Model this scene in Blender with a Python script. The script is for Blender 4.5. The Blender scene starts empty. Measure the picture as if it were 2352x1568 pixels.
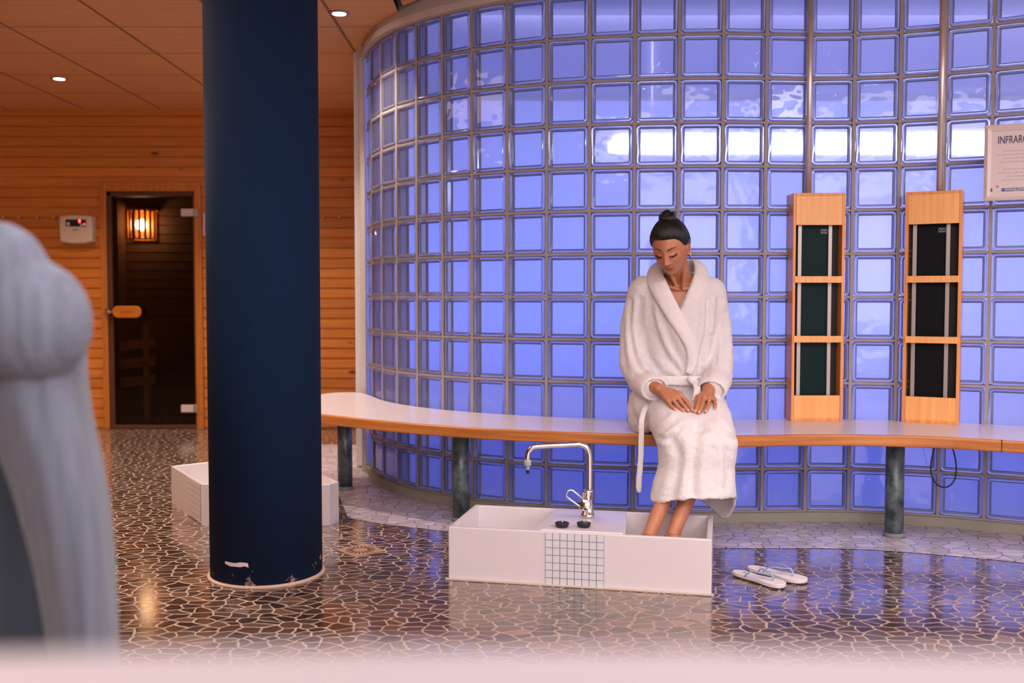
import bpy, bmesh, math, random
import numpy as np
from mathutils import Vector, Matrix, Euler
random.seed(7); np.random.seed(7)
sc = bpy.context.scene
COL = sc.collection
PI = math.pi
# ------------------------------------------------------------------ camera
F = 2287.0; TH = math.atan(102 / F); H = 1.05
CT, ST = math.cos(TH), math.sin(TH)
cam = bpy.data.objects.new('camera', bpy.data.cameras.new('camera')); COL.objects.link(cam)
cam.location = (0, 0, H); cam.rotation_euler = (PI / 2 - TH, 0, 0)
cam.data.sensor_width = 36; cam.data.lens = 36 * F / 2352
cam.data.clip_start = 0.02; cam.data.clip_end = 60
cam.data.dof.use_dof = True; cam.data.dof.focus_distance = 4.1; cam.data.dof.aperture_fstop = 2.0
sc.camera = cam
# ------------------------------------------------------------------ view, world, large lights
sc.view_settings.view_transform = 'Standard'; sc.view_settings.look = 'None'
sc.view_settings.exposure = 0.12; sc.view_settings.gamma = 1.0; sc.view_settings.use_curve_mapping = False
sc.cycles.use_denoising = True
sc.cycles.max_bounces = 10; sc.cycles.transparent_max_bounces = 16; sc.cycles.transmission_bounces = 8
sc.cycles.caustics_reflective = False; sc.cycles.caustics_refractive = False
sc.cycles.sample_clamp_indirect = 4.0
w = bpy.data.worlds.new('world'); sc.world = w; w.use_nodes = True
w.node_tree.nodes['Background'].inputs[0].default_value = (0.55, 0.42, 0.40, 1)
w.node_tree.nodes['Background'].inputs[1].default_value = 0.25

def area(name, loc, rot, sx, sy, power, col, shape='RECTANGLE', spread=PI):
    l = bpy.data.lights.new(name, 'AREA'); l.shape = shape; l.size = sx
    if shape == 'RECTANGLE': l.size_y = sy
    l.energy = power; l.color = col; l.spread = spread
    o = bpy.data.objects.new(name, l); COL.objects.link(o); o.location = loc; o.rotation_euler = rot
    return o
# soft fill added over the camera, and an unseen ceiling light at left
area('ceiling_fill_hall', (0.6, 0.4, 2.48), (0, 0, 0), 4.0, 2.0, 125, (0.97, 0.91, 0.93))
area('ceiling_lamp_left', (-2.6, 3.6, 2.48), (0, 0, 0), 1.8, 1.8, 40, (1, 0.70, 0.48))
# cool frontal fill added behind the camera; no window stands there
area('front_fill_light', (1.5, -2.8, 1.5), (PI / 2, 0, PI), 4.5, 1.9, 215, (0.86, 0.90, 1.0))
area('ceiling_fill_right', (3.3, 1.6, 2.48), (0, 0, 0), 1.6, 1.6, 85, (0.96, 0.9, 0.98))  # unseen fill added for the dark sign and the floor at right
# lamps and one added fill inside the glass room
area('steam_fill_side', (4.6, 6.1, 1.3), (PI / 2, 0, PI / 2), 1.6, 2.0, 26, (0.40, 0.46, 1.0))  # fill added to brighten the inner sides of the left blocks
area('steam_tube_light', (2.3, 5.70, 1.90), (math.radians(-68), 0, 0), 3.4, 0.06, 20, (0.62, 0.66, 1.0))
area('steam_lamp_upper', (1.9, 5.5, 2.46), (math.radians(58), 0, 0), 4.4, 0.5, 58, (0.44, 0.49, 1.0))
area('steam_lamp_low', (1.7, 7.0, 0.9), (PI / 2 + 0.5, 0, 0), 5.0, 0.5, 20, (0.06, 0.15, 1.0))
area('steam_lamp_back', (1.8, 5.6, 0.25), (PI * 0.78, 0, 0), 4.4, 0.4, 30, (0.10, 0.20, 1.0))

# ------------------------------------------------------------------ measuring helpers (photo frame -> world metres)
def ray(px, py):
    dx = (px - 1176) / F; dz = -(py - 784) / F
    return Vector((dx, CT + dz * ST, -ST + dz * CT))
def at(px, py, Y):
    r = ray(px, py); return Vector((0, 0, H)) + r * (Y / r.y)
def on(px, py, z):
    r = ray(px, py); return Vector((0, 0, H)) + r * ((z - H) / r.z)
def pix(P):            # N x 3 -> N x 2, used when shaping cloth folds
    x = P[:, 0]; y = P[:, 1]; z = P[:, 2] - H
    d = y * CT - z * ST; u = y * ST + z * CT
    return np.stack([1176 + F * x / d, 784 - F * u / d], 1)
# ------------------------------------------------------------------ object helpers
def tag(o, label=None, cat=None, group=None, kind=None):
    if label: o['label'] = label
    if cat: o['category'] = cat
    if group: o['group'] = group
    if kind: o['kind'] = kind
    return o
def empty(name, loc=(0, 0, 0), rz=0.0):
    o = bpy.data.objects.new(name, None); COL.objects.link(o); o.location = loc; o.rotation_euler = (0, 0, rz)
    o.empty_display_size = 0.05
    return o
def link(name, me, mat=None, parent=None, smooth=False):
    o = bpy.data.objects.new(name, me); COL.objects.link(o)
    if mat is not None:
        for m in (mat if isinstance(mat, (list, tuple)) else [mat]): me.materials.append(m)
    if smooth:
        for p in me.polygons: p.use_smooth = True
    if parent is not None: o.parent = parent
    return o
def obj(name, bm, mat=None, parent=None, smooth=False, bevel=0, seg=2):
    me = bpy.data.meshes.new(name); bm.to_mesh(me); bm.free()
    o = link(name, me, mat, parent, smooth)
    if bevel:
        b = o.modifiers.new('b', 'BEVEL'); b.width = bevel; b.segments = seg; b.limit_method = 'ANGLE'; b.angle_limit = 0.6
    return o
def box(bm, c, s, M=None, mi=0):
    r = bmesh.ops.create_cube(bm, size=1)['verts']
    bmesh.ops.scale(bm, vec=s, verts=r)
    bmesh.ops.translate(bm, vec=c, verts=r)
    if M is not None: bmesh.ops.transform(bm, matrix=M, verts=r)
    fs = set(f for v in r for f in v.link_faces)
    for f in fs: f.material_index = mi
    return r
def prism(bm, pts, z0, z1, mi=0):
    a = [bm.verts.new((p[0], p[1], z0)) for p in pts]; b = [bm.verts.new((p[0], p[1], z1)) for p in pts]
    n = len(pts); fs = [bm.faces.new(b), bm.faces.new(a[::-1])]
    for i in range(n):
        j = (i + 1) % n; fs.append(bm.faces.new((a[i], a[j], b[j], b[i])))
    for f in fs: f.material_index = mi
    bmesh.ops.recalc_face_normals(bm, faces=fs)
    return fs
def frames(P):
    P = [Vector(p) for p in P]; T = []
    for i in range(len(P)):
        t = (P[min(i + 1, len(P) - 1)] - P[max(i - 1, 0)])
        T.append(t.normalized())
    return P, T
def tube(bm, pts, r, n=12, flat=1.0, up=None, cap=True, mi=0):
    P, T = frames(pts); rs = r if isinstance(r, (list, tuple)) else [r] * len(P)
    u = up if up is not None else Vector((0, 0, 1))
    u = Vector(u)
    if abs(u.normalized().dot(T[0])) > 0.95: u = Vector((1, 0, 0))
    rings = []
    for i, (p, t) in enumerate(zip(P, T)):
        a = (u - t * u.dot(t)).normalized(); b = t.cross(a)
        u = a if up is None else Vector(up)
        rr = rs[i]; ra, rb = (rr if isinstance(rr, tuple) else (rr * flat, rr))
        rings.append([bm.verts.new(p + a * (ra * math.cos(2 * PI * k / n)) + b * (rb * math.sin(2 * PI * k / n))) for k in range(n)])
    for A, B in zip(rings, rings[1:]):
        for k in range(n):
            f = bm.faces.new((A[k], A[(k + 1) % n], B[(k + 1) % n], B[k])); f.material_index = mi
    if cap:
        f = bm.faces.new(rings[0][::-1]); f.material_index = mi
        f = bm.faces.new(rings[-1]); f.material_index = mi
    return rings
def loft(bm, rings, n=28, capt=True, capb=True):
    """rings: (cx, cy, cz, a, b [, zfun]) horizontal ellipses"""
    R = []
    for q in rings:
        cx, cy, cz, a, b = q[:5]; zf = q[5] if len(q) > 5 else None
        R.append([bm.verts.new((cx + a * math.cos(t), cy + b * math.sin(t), cz + (zf(t) if zf else 0)))
                  for t in [2 * PI * k / n for k in range(n)]])
    for A, B in zip(R, R[1:]):
        for k in range(n): bm.faces.new((A[k], A[(k + 1) % n], B[(k + 1) % n], B[k]))
    if capb: bm.faces.new(R[0][::-1])
    if capt: bm.faces.new(R[-1])
    return R
def ball(bm, c, r, M=None, sub=2):
    v = bmesh.ops.create_icosphere(bm, subdivisions=sub, radius=1)['verts']
    bmesh.ops.scale(bm, vec=(r if isinstance(r, (tuple, list)) else (r, r, r)), verts=v)
    if M is not None: bmesh.ops.transform(bm, matrix=M, verts=v)
    bmesh.ops.translate(bm, vec=c, verts=v)
    return v
def capsule(bm, a, b, ra, rb, n=12):
    """tapered limb with round ends"""
    a = Vector(a); b = Vector(b); t = (b - a).normalized(); pts = []; rs = []
    for k in (0, 30, 60): pts.append(a - t * ra * math.cos(math.radians(k))); rs.append(max(ra * math.sin(math.radians(k)), ra * .05))
    pts += [a, b]; rs += [ra, rb]
    for k in (60, 30, 0): pts.append(b + t * rb * math.cos(math.radians(k))); rs.append(max(rb * math.sin(math.radians(k)), rb * .05))
    tube(bm, pts, rs, n)
def limb(bm, pts, rs, n=14):
    for i in range(len(pts) - 1): capsule(bm, pts[i], pts[i + 1], rs[i], rs[i + 1], n)
def lathe(bm, prof, n=28, c=(0, 0, 0), mi=0):
    R = [[bm.verts.new((c[0] + r * math.cos(2 * PI * k / n), c[1] + r * math.sin(2 * PI * k / n), c[2] + z)) for k in range(n)] for r, z in prof]
    for A, B in zip(R, R[1:]):
        for k in range(n):
            f = bm.faces.new((A[k], A[(k + 1) % n], B[(k + 1) % n], B[k])); f.material_index = mi
    bm.faces.new(R[0][::-1]); bm.faces.new(R[-1])
def smooth_path(P, k=6):
    P = [Vector(p) for p in P]; out = []
    for i in range(len(P) - 1):
        p0 = P[max(i - 1, 0)]; p1 = P[i]; p2 = P[i + 1]; p3 = P[min(i + 2, len(P) - 1)]
        for j in range(k):
            t = j / k
            out.append(0.5 * ((2 * p1) + (-p0 + p2) * t + (2 * p0 - 5 * p1 + 4 * p2 - p3) * t * t + (-p0 + 3 * p1 - 3 * p2 + p3) * t ** 3))
    out.append(P[-1]); return out
def evaluated(o):
    dg = bpy.context.evaluated_depsgraph_get(); dg.update()
    me = bpy.data.meshes.new_from_object(o.evaluated_get(dg)); return me
def remeshed(bm, voxel, smooth_it=4, fac=0.5):
    me = bpy.data.meshes.new('t'); bm.to_mesh(me); bm.free()
    o = bpy.data.objects.new('t', me); COL.objects.link(o)
    m = o.modifiers.new('r', 'REMESH'); m.mode = 'VOXEL'; m.voxel_size = voxel
    s = o.modifiers.new('s', 'SMOOTH'); s.factor = fac; s.iterations = smooth_it
    r = evaluated(o); bpy.data.objects.remove(o); return r
def getv(me):
    a = np.empty(len(me.vertices) * 3, np.float32); me.vertices.foreach_get('co', a); return a.reshape(-1, 3).astype(float)
def getn(me):
    a = np.empty(len(me.vertices) * 3, np.float32); me.vertices.foreach_get('normal', a); return a.reshape(-1, 3).astype(float)
def setv(me, P):
    me.vertices.foreach_set('co', P.astype(np.float32).ravel()); me.update()
def boolean(o, cut):
    m = o.modifiers.new('x', 'BOOLEAN'); m.operation = 'DIFFERENCE'; m.object = cut; m.solver = 'EXACT'
    me = evaluated(o); o.modifiers.remove(m); o.data = me; bpy.data.objects.remove(cut); return o

# ------------------------------------------------------------------ materials
def S(r, g, b):
    f = lambda c: (c / 255 / 12.92) if c <= 10 else ((c / 255 + .055) / 1.055) ** 2.4
    return (f(r), f(g), f(b), 1)
class NT:
    def __init__(s, name):
        s.m = bpy.data.materials.new(name); s.m.use_nodes = True; s.t = s.m.node_tree
        s.b = s.t.nodes['Principled BSDF']; s.out = s.t.nodes['Material Output']
    def n(s, typ, **kw):
        x = s.t.nodes.new('ShaderNode' + typ)
        for k, v in kw.items():
            if hasattr(x, k) and not isinstance(v, dict): setattr(x, k, v)
        return x
    def l(s, a, b): s.t.links.new(a, b)
    def math(s, op, a, b=None, c=None):
        x = s.t.nodes.new('ShaderNodeMath'); x.operation = op
        for i, v in enumerate((a, b, c)):
            if v is None: continue
            if isinstance(v, (int, float)): x.inputs[i].default_value = v
            else: s.l(v, x.inputs[i])
        return x.outputs[0]
    def mix(s, f, a, b):
        x = s.t.nodes.new('ShaderNodeMix'); x.data_type = 'RGBA'
        for sk, v in ((x.inputs[0], f), (x.inputs[6], a), (x.inputs[7], b)):
            if isinstance(v, (int, float)): sk.default_value = v
            elif isinstance(v, tuple): sk.default_value = v
            else: s.l(v, sk)
        return x.outputs[2]
    def coord(s, scale=(1, 1, 1), loc=(0, 0, 0), obj=True):
        c = s.n('TexCoord'); mp = s.n('Mapping'); mp.inputs[3].default_value = scale; mp.inputs[1].default_value = loc
        if obj: s.l(c.outputs['Object'], mp.inputs[0])
        else:
            g = s.n('NewGeometry'); s.l(g.outputs['Position'], mp.inputs[0])
        return mp.outputs[0]
    def noise(s, vec, scale, detail=3, rough=.5):
        x = s.n('TexNoise'); x.inputs['Scale'].default_value = scale; x.inputs['Detail'].default_value = detail
        x.inputs['Roughness'].default_value = rough; s.l(vec, x.inputs['Vector']); return x.outputs['Fac']
    def ramp(s, fac, stops):
        x = s.n('ValToRGB'); e = x.color_ramp.elements
        e[0].position, e[0].color = stops[0]; e[1].position, e[1].color = stops[-1]
        for p, c in stops[1:-1]:
            q = e.new(p); q.color = c
        s.l(fac, x.inputs[0]); return x.outputs[0]
    def bump(s, h, dist, strength=1.0):
        x = s.n('Bump'); x.inputs['Distance'].default_value = dist; x.inputs['Strength'].default_value = strength
        s.l(h, x.inputs['Height']); s.l(x.outputs[0], s.b.inputs['Normal']); return x
    def set(s, **kw):
        for k, v in kw.items():
            k = k.replace('_', ' ')
            sk = s.b.inputs[k]
            if isinstance(v, (int, float, tuple)): sk.default_value = v
            else: s.l(v, sk)
        return s
def plain(name, col, rough=.5, metal=0.0, var=0.06, scale=8, bump=0, spec=.5, coat=0):
    k = NT(name); v = k.coord(obj=False); nz = k.noise(v, scale, 4)
    c = tuple(col); d = tuple(max(0, x * (1 - var * 2)) for x in c[:3]) + (1,)
    k.set(Base_Color=k.mix(nz, d, c), Roughness=rough, Metallic=metal, Specular_IOR_Level=spec, Coat_Weight=coat)
    if bump: k.bump(k.noise(v, scale * 12, 3), bump)
    return k.m
def emis(name, col, st):
    k = NT(name); k.set(Base_Color=(0, 0, 0, 1), Emission_Color=col, Emission_Strength=st); return k.m

def m_wood_wall():
    k = NT('pine_boards'); v = k.coord((.6, 1, 1), obj=False)
    st = k.coord((1.2, 1, 26), obj=False)
    g = k.noise(st, 2.2, 4)
    base = k.ramp(g, [(.3, S(206, 120, 44)), (.55, S(216, 130, 52)), (.8, S(226, 144, 66))])
    # per board tone
    gp = k.n('NewGeometry'); sx = k.n('SeparateXYZ'); k.l(gp.outputs['Position'], sx.inputs[0])
    bi = k.math('FLOOR', k.math('DIVIDE', sx.outputs[2], .0795))
    wn = k.n('TexWhiteNoise', noise_dimensions='1D'); k.l(bi, wn.inputs['W'])
    tone = k.math('MULTIPLY_ADD', wn.outputs[0], .22, .85)
    vm = k.n('VectorMath', operation='SCALE'); k.l(base, vm.inputs[0]); k.l(tone, vm.inputs[3])
    # knots
    vv = k.n('TexVoronoi'); vv.inputs['Scale'].default_value = 1.0; kc = k.coord((3.2, 0.01, 7.5), obj=False); k.l(kc, vv.inputs['Vector'])
    kn = k.math('SUBTRACT', 1, k.math('SMOOTH_MIN', k.math('MULTIPLY', vv.outputs['Distance'], 7), 1, .1))
    sel = k.math('GREATER_THAN', k.n('SeparateColor').outputs[0], .55)
    sep = k.n('SeparateColor'); k.l(vv.outputs['Color'], sep.inputs[0]); sel = k.math('GREATER_THAN', sep.outputs[0], .45)
    kf = k.math('MULTIPLY', k.math('MAXIMUM', kn, 0), sel)
    col = k.mix(k.math('MINIMUM', k.math('MULTIPLY', kf, 1.6), .85), vm.outputs[0], S(70, 30, 10))
    k.set(Base_Color=col, Roughness=.5); k.bump(g, .002)
    return k.m
def m_ceiling():
    k = NT('ceiling_tile'); v = k.coord((1, 14, 1), obj=False); g = k.noise(v, 2.0, 5)
    gp = k.n('NewGeometry'); sx = k.n('SeparateXYZ'); k.l(gp.outputs['Position'], sx.inputs[0])
    def lines(c, off, sp, wd):
        f = k.math('FRACT', k.math('DIVIDE', k.math('SUBTRACT', c, off), sp))
        d = k.math('MULTIPLY', k.math('SUBTRACT', .5, k.math('ABSOLUTE', k.math('SUBTRACT', f, .5))), sp)
        return k.math('LESS_THAN', d, wd)
    lx = lines(sx.outputs[0], -.955 + 60, .606, .009)
    yy = k.math('MINIMUM', sx.outputs[1], 7.6)
    ly = lines(yy, 7.10 + 60, .592, .006)
    base = k.ramp(g, [(.3, S(236, 176, 122)), (.7, S(246, 188, 134))])
    k.set(Base_Color=k.mix(k.math('MULTIPLY', k.math('MAXIMUM', lx, ly), .75), base, S(110, 66, 34)), Roughness=.7)
    return k.m
def m_floor(pale=False):
    k = NT('pale_broken_tile' if pale else 'brown_broken_tile')
    v0 = k.coord((.86, 1.12, 1), obj=False)
    # wobble the lattice a little so the pieces are irregular
    nz = k.n('TexNoise'); nz.inputs['Scale'].default_value = 9; k.l(v0, nz.inputs['Vector'])
    va = k.n('VectorMath', operation='MULTIPLY_ADD'); k.l(nz.outputs['Color'], va.inputs[0]); va.inputs[1].default_value = (.06, .06, 0); k.l(v0, va.inputs[2])
    a = k.n('TexVoronoi', feature='DISTANCE_TO_EDGE'); b = k.n('TexVoronoi', feature='F1')
    for x in (a, b):
        x.voronoi_dimensions = '2D'; x.inputs['Scale'].default_value = 19.5 if not pale else 17; x.inputs['Randomness'].default_value = .92
        k.l(va.outputs[0], x.inputs['Vector'])
    sep = k.n('SeparateColor'); k.l(b.outputs['Color'], sep.inputs[0])
    nf = k.noise(v0, 26, 3)
    edge = k.math('ADD', .05 if not pale else .022, k.math('MULTIPLY', k.math('SUBTRACT', nf, .5), .05 if not pale else .02))
    isg = k.math('LESS_THAN', a.outputs['Distance'], edge)
    big = k.noise(v0, 1.6, 2)
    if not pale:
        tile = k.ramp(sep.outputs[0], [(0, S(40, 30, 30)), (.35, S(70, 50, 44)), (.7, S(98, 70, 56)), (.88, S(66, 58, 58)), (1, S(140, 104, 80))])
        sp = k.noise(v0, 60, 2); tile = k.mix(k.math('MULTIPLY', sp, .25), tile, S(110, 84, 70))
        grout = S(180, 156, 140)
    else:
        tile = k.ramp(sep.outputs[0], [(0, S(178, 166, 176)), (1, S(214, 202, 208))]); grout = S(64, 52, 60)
    k.set(Base_Color=k.mix(isg, tile, grout), Roughness=k.math('MULTIPLY_ADD', isg, .4, .15 if not pale else .35), Specular_IOR_Level=.5, Coat_Weight=k.math('MULTIPLY_ADD', isg, -.75, .75) if not pale else 0.1, Coat_Roughness=.11, Coat_IOR=1.7)
    bp = k.bump(k.math('ADD', k.math('MINIMUM', k.math('MULTIPLY', a.outputs['Distance'], 6), .6), k.math('MULTIPLY', k.noise(v0, 9, 2), .5)), .003, .7)
    return k.m
def m_paint_column():
    k = NT('navy_paint'); v = k.coord(obj=False); g = k.noise(v, 160, 2); sp = k.noise(v, 17, 5, .7)
    gp = k.n('NewGeometry'); sx = k.n('SeparateXYZ'); k.l(gp.outputs['Position'], sx.inputs[0])
    lim = k.math('MULTIPLY_ADD', sx.outputs[2], 1.6, .565)
    chip = k.math('MULTIPLY', k.math('GREATER_THAN', sp, lim), k.math('LESS_THAN', sx.outputs[2], .1))
    k.set(Base_Color=k.mix(chip, S(12, 35, 66), S(190, 170, 165)), Roughness=.9, Specular_IOR_Level=.2); k.bump(g, .0008)
    return k.m
def m_ply(name, c0, c1, axis='z', coat=.3):
    k = NT(name); sc_ = {'z': (1.5, 1.5, 40), 'x': (40, 3, 1.5), 'v': (30, 30, 1.2)}[axis]
    g = k.noise(k.coord(sc_, obj=False), 2.0, 4); k.set(Base_Color=k.ramp(g, [(.3, c0), (.7, c1)]), Roughness=.4, Coat_Weight=coat, Coat_Roughness=.2)
    return k.m
def m_glass(name, ior=1.45, rough=.0, col=(1, 1, 1, 1)):
    k = NT(name); k.set(Base_Color=col, Roughness=rough, IOR=ior, Transmission_Weight=1.0); return k.m
def m_rim(name):
    k = NT(name); k.set(Base_Color=(.95, .96, 1, 1), Roughness=.06, IOR=1.35, Transmission_Weight=1.0)
    d = k.n('BsdfDiffuse'); d.inputs[0].default_value = S(214, 212, 236); tl = k.n('BsdfTranslucent'); tl.inputs[0].default_value = S(200, 206, 246)
    a = k.n('MixShader'); a.inputs[0].default_value = .55; k.l(d.outputs[0], a.inputs[1]); k.l(tl.outputs[0], a.inputs[2])
    b = k.n('MixShader'); b.inputs[0].default_value = .3; k.l(k.b.outputs[0], b.inputs[1]); k.l(a.outputs[0], b.inputs[2]); k.l(b.outputs[0], k.out.inputs[0]); return k.m
def m_pane(name, tint, refl=1.0, frost=0.0, wave=True, base_refl=.0, rough=.03, veil=0.0, vcol=(.8, .82, .95, 1)):
    k = NT(name); t = k.t
    tr = k.n('BsdfTransparent'); tr.inputs[0].default_value = tint
    gl = k.n('BsdfGlossy'); gl.inputs['Roughness'].default_value = rough
    fr = k.n('Fresnel'); fr.inputs[0].default_value = 1.5
    mx = k.n('MixShader'); f = k.math('MINIMUM', k.math('ADD', k.math('MULTIPLY', fr.outputs[0], refl), base_refl), 1)
    k.l(f, mx.inputs[0]); k.l(tr.outputs[0], mx.inputs[1]); k.l(gl.outputs[0], mx.inputs[2]); last = mx
    if frost:
        rf = k.n('BsdfRefraction'); rf.inputs['IOR'].default_value = 1.15; rf.inputs['Roughness'].default_value = .45; rf.inputs[0].default_value = tint
        last = k.n('MixShader'); last.inputs[0].default_value = frost; k.l(mx.outputs[0], last.inputs[1]); k.l(rf.outputs[0], last.inputs[2]); mx = last
    if veil:
        d = k.n('BsdfDiffuse'); d.inputs[0].default_value = vcol; tl = k.n('BsdfTranslucent'); tl.inputs[0].default_value = vcol
        a = k.n('MixShader'); a.inputs[0].default_value = .6; k.l(d.outputs[0], a.inputs[1]); k.l(tl.outputs[0], a.inputs[2])
        last = k.n('MixShader'); last.inputs[0].default_value = veil; k.l(mx.outputs[0], last.inputs[1]); k.l(a.outputs[0], last.inputs[2])
    k.l(last.outputs[0], k.out.inputs[0])
    if wave:
        bp = k.n('Bump'); bp.inputs['Distance'].default_value = .012; bp.inputs['Strength'].default_value = .6
        k.l(k.noise(k.coord(obj=False), 7, 2), bp.inputs['Height']); k.l(bp.outputs[0], gl.inputs['Normal'])
    t.nodes.remove(k.b); return k.m
def m_liner():
    k = NT('cast_glass_side'); d = k.n('BsdfDiffuse'); d.inputs[0].default_value = S(240, 240, 250)
    tl = k.n('BsdfTranslucent'); tl.inputs[0].default_value = S(240, 240, 250)
    gl = k.n('BsdfGlossy'); gl.inputs['Roughness'].default_value = .15
    a = k.n('MixShader'); a.inputs[0].default_value = .5; k.l(d.outputs[0], a.inputs[1]); k.l(tl.outputs[0], a.inputs[2])
    b = k.n('MixShader'); b.inputs[0].default_value = .22; k.l(a.outputs[0], b.inputs[1]); k.l(gl.outputs[0], b.inputs[2])
    k.l(b.outputs[0], k.out.inputs[0]); k.t.nodes.remove(k.b); return k.m
def m_terry(name, col=S(232, 226, 228), sc_=260):
    k = NT(name); v = k.coord(obj=False); n1 = k.noise(v, sc_, 2); n2 = k.noise(v, sc_ * .25, 2)
    k.set(Base_Color=k.mix(n1, tuple(x * .93 for x in col[:3]) + (1,), col), Roughness=.95, Sheen_Weight=.3, Specular_IOR_Level=.1)
    k.bump(k.math('ADD', n1, n2), .0035, .8); return k.m
def m_skin():
    k = NT('skin'); a = k.n('Attribute'); a.attribute_name = 'tint'
    v = k.coord(obj=False); n = k.noise(v, 60, 3)
    base = k.mix(n, S(178, 114, 84), S(196, 130, 98))
    sep = k.n('SeparateColor'); k.l(a.outputs['Color'], sep.inputs[0])
    c = k.mix(sep.outputs[0], base, S(140, 62, 56))     # lips
    c = k.mix(sep.outputs[1], c, S(24, 14, 12))         # brows, lashes
    c = k.mix(sep.outputs[2], c, S(214, 160, 140))      # nails
    k.set(Base_Color=c, Roughness=.45, Subsurface_Weight=.08, Subsurface_Radius=(.01, .004, .002), Subsurface_Scale=.5); return k.m
def m_hair():
    k = NT('black_hair'); v = k.coord((1, 1, 1)); w_ = k.n('TexWave'); w_.inputs['Scale'].default_value = 55; w_.inputs['Distortion'].default_value = 3; w_.inputs['Detail'].default_value = 3
    k.l(v, w_.inputs[0]); k.set(Base_Color=k.mix(w_.outputs['Fac'], S(5, 4, 5), S(20, 14, 14)), Roughness=.42); k.bump(w_.outputs['Fac'], .002, .6); return k.m
def m_ribbed(name, col):
    k = NT(name); v = k.coord((42, 42, 2)); n1 = k.noise(v, 1.4, 3)
    k.set(Base_Color=k.ramp(n1, [(.3, tuple(x * .72 for x in col[:3]) + (1,)), (.7, col)]), Roughness=.9, Sheen_Weight=.2); k.bump(n1, .01, .6); return k.m

WOOD = m_wood_wall(); CEIL = m_ceiling(); FLOOR = m_floor(); PALE = m_floor(True)
WHITE = plain('white_laminate', S(226, 214, 218), .38, coat=.2)
PLASTER = plain('white_plaster', S(218, 204, 196), .8, bump=.0006)
PLINTH = plain('plinth_render', S(168, 166, 152), .85, var=.15, bump=.002)
MORTAR = plain('grey_beige_mortar', S(174, 162, 160), .9, var=.14, scale=20, bump=.001)
GLASS = m_rim('moulded_glass'); PANE = m_pane('glass_block_face', (.94, .95, 1, 1), 1.1, veil=.15)
PANE_B = m_pane('glass_block_back_face', (.92, .94, 1, 1), 1.0, rough=.08, frost=.5, veil=.22, vcol=(.7, .76, 1, 1)); LINER = m_liner()
BLACK = plain('black', S(14, 14, 16), .6); BLACKR = plain('black_rubber', S(20, 20, 30), .45)
EDGE = m_ply('bench_edge_ply', S(168, 96, 40), S(206, 132, 66), 'z')
BIRCH = m_ply('birch_ply', S(236, 164, 92), S(250, 186, 116), 'v', .15); BIRCHD = m_ply('birch_ply_edge', S(214, 134, 66), S(244, 166, 90), 'v', .1)
GALV = None
k = NT('galvanised_steel'); n_ = k.noise(k.coord(obj=False), 14, 5, .7)
k.set(Base_Color=k.ramp(n_, [(.33, S(54, 66, 70)), (.48, S(96, 112, 116)), (.68, S(136, 152, 154))]), Roughness=.4, Metallic=.35); GALV = k.m
CHROME = plain('chrome', S(225, 222, 222), .07, 1.0, var=.01); STEEL = plain('brushed_steel', S(226, 212, 206), .35, .6)
ALU = plain('aluminium', S(176, 168, 164), .4, .6)
CERAMIC = plain('white_ceramic', S(222, 214, 218), .28, var=.03, coat=.3)
TILEW = plain('white_mosaic_tile', S(220, 220, 226), .25); GROUT = plain('grey_grout', S(140, 142, 148), .9)
PINE = m_ply('pine_frame', S(184, 104, 36), S(208, 128, 54), 'v', .1)
DARKW = m_ply('sauna_bench_wood', S(190, 130, 100), S(214, 150, 116), 'x', 0)
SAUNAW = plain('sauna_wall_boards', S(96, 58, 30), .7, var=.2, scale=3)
NAVY = m_paint_column(); WHITEP = plain('white_plastic', S(226, 206, 186), .4)
TERRY = m_terry('white_terry'); TERRY2 = m_terry('white_terry_collar', S(236, 230, 231), 180)
SKIN = m_skin(); HAIR = m_hair()
PAPER = plain('printed_sheet', S(224, 208, 208), .7, var=.02); INK = plain('navy_ink', S(78, 80, 118), .8); INKF = plain('faint_print', S(186, 172, 178), .8)
BLUESTRAP = plain('pale_blue_rubber', S(150, 176, 214), .5); SOLE = plain('white_foam_sole', S(228, 220, 224), .6)
INNER = plain('glass_room_wall', S(226, 228, 236), .6, var=.03); INNERF = plain('glass_room_floor', S(58, 90, 190), .4, var=.2)
LEDGE = plain('pale_pink_ledge', S(146, 136, 138), .5)

# ================================================================== SETTING
# --- curve of the glass block wall: block joints, measured at the foot of the glass (z = .05)
JP = [(843.5, None), (855.7, 1081), (878.5, 1096), (912.5, 1110), (958, 1122.6), (1016.6, 1134.3), (1083.5, 1145), (1164, 1154.5), (1254, 1162.5),
      (1351, 1168), (1453, 1172), (1553, 1174.5), (1652.7, 1175.8), (1750.3, 1174.6), (1849, 1173), (1948.5, 1174), (2052, 1178), (2154, 1184.5), (2260, 1193.5),
      (2372, 1204), (2492, 1216), (2620, 1230), (2760, 1246)]
J = [on(x, y, .05).to_2d() if y else Vector((-.868, 5.95)) for x, y in JP]
ZB, NR, RH = .05, 12, .2
ZT = ZB + NR * RH
def jn(i):
    a = J[max(i - 1, 0)]; b = J[min(i + 1, len(J) - 1)]; t = (b - a).normalized(); return t, Vector((t.y, -t.x))
bm = bmesh.new(); gb = bmesh.new(); pb = bmesh.new(); lb = bmesh.new()
for i, p in enumerate(J):
    t, n = jn(i); M = Matrix(((t.x, -n.x, 0, p.x), (t.y, -n.y, 0, p.y), (0, 0, 1, 0), (0, 0, 0, 1)))
    if i:
        for yc_ in (.0105, .0685): box(bm, (0, yc_, (ZB + ZT) / 2), (.015, .015, ZT - ZB), M)
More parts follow.
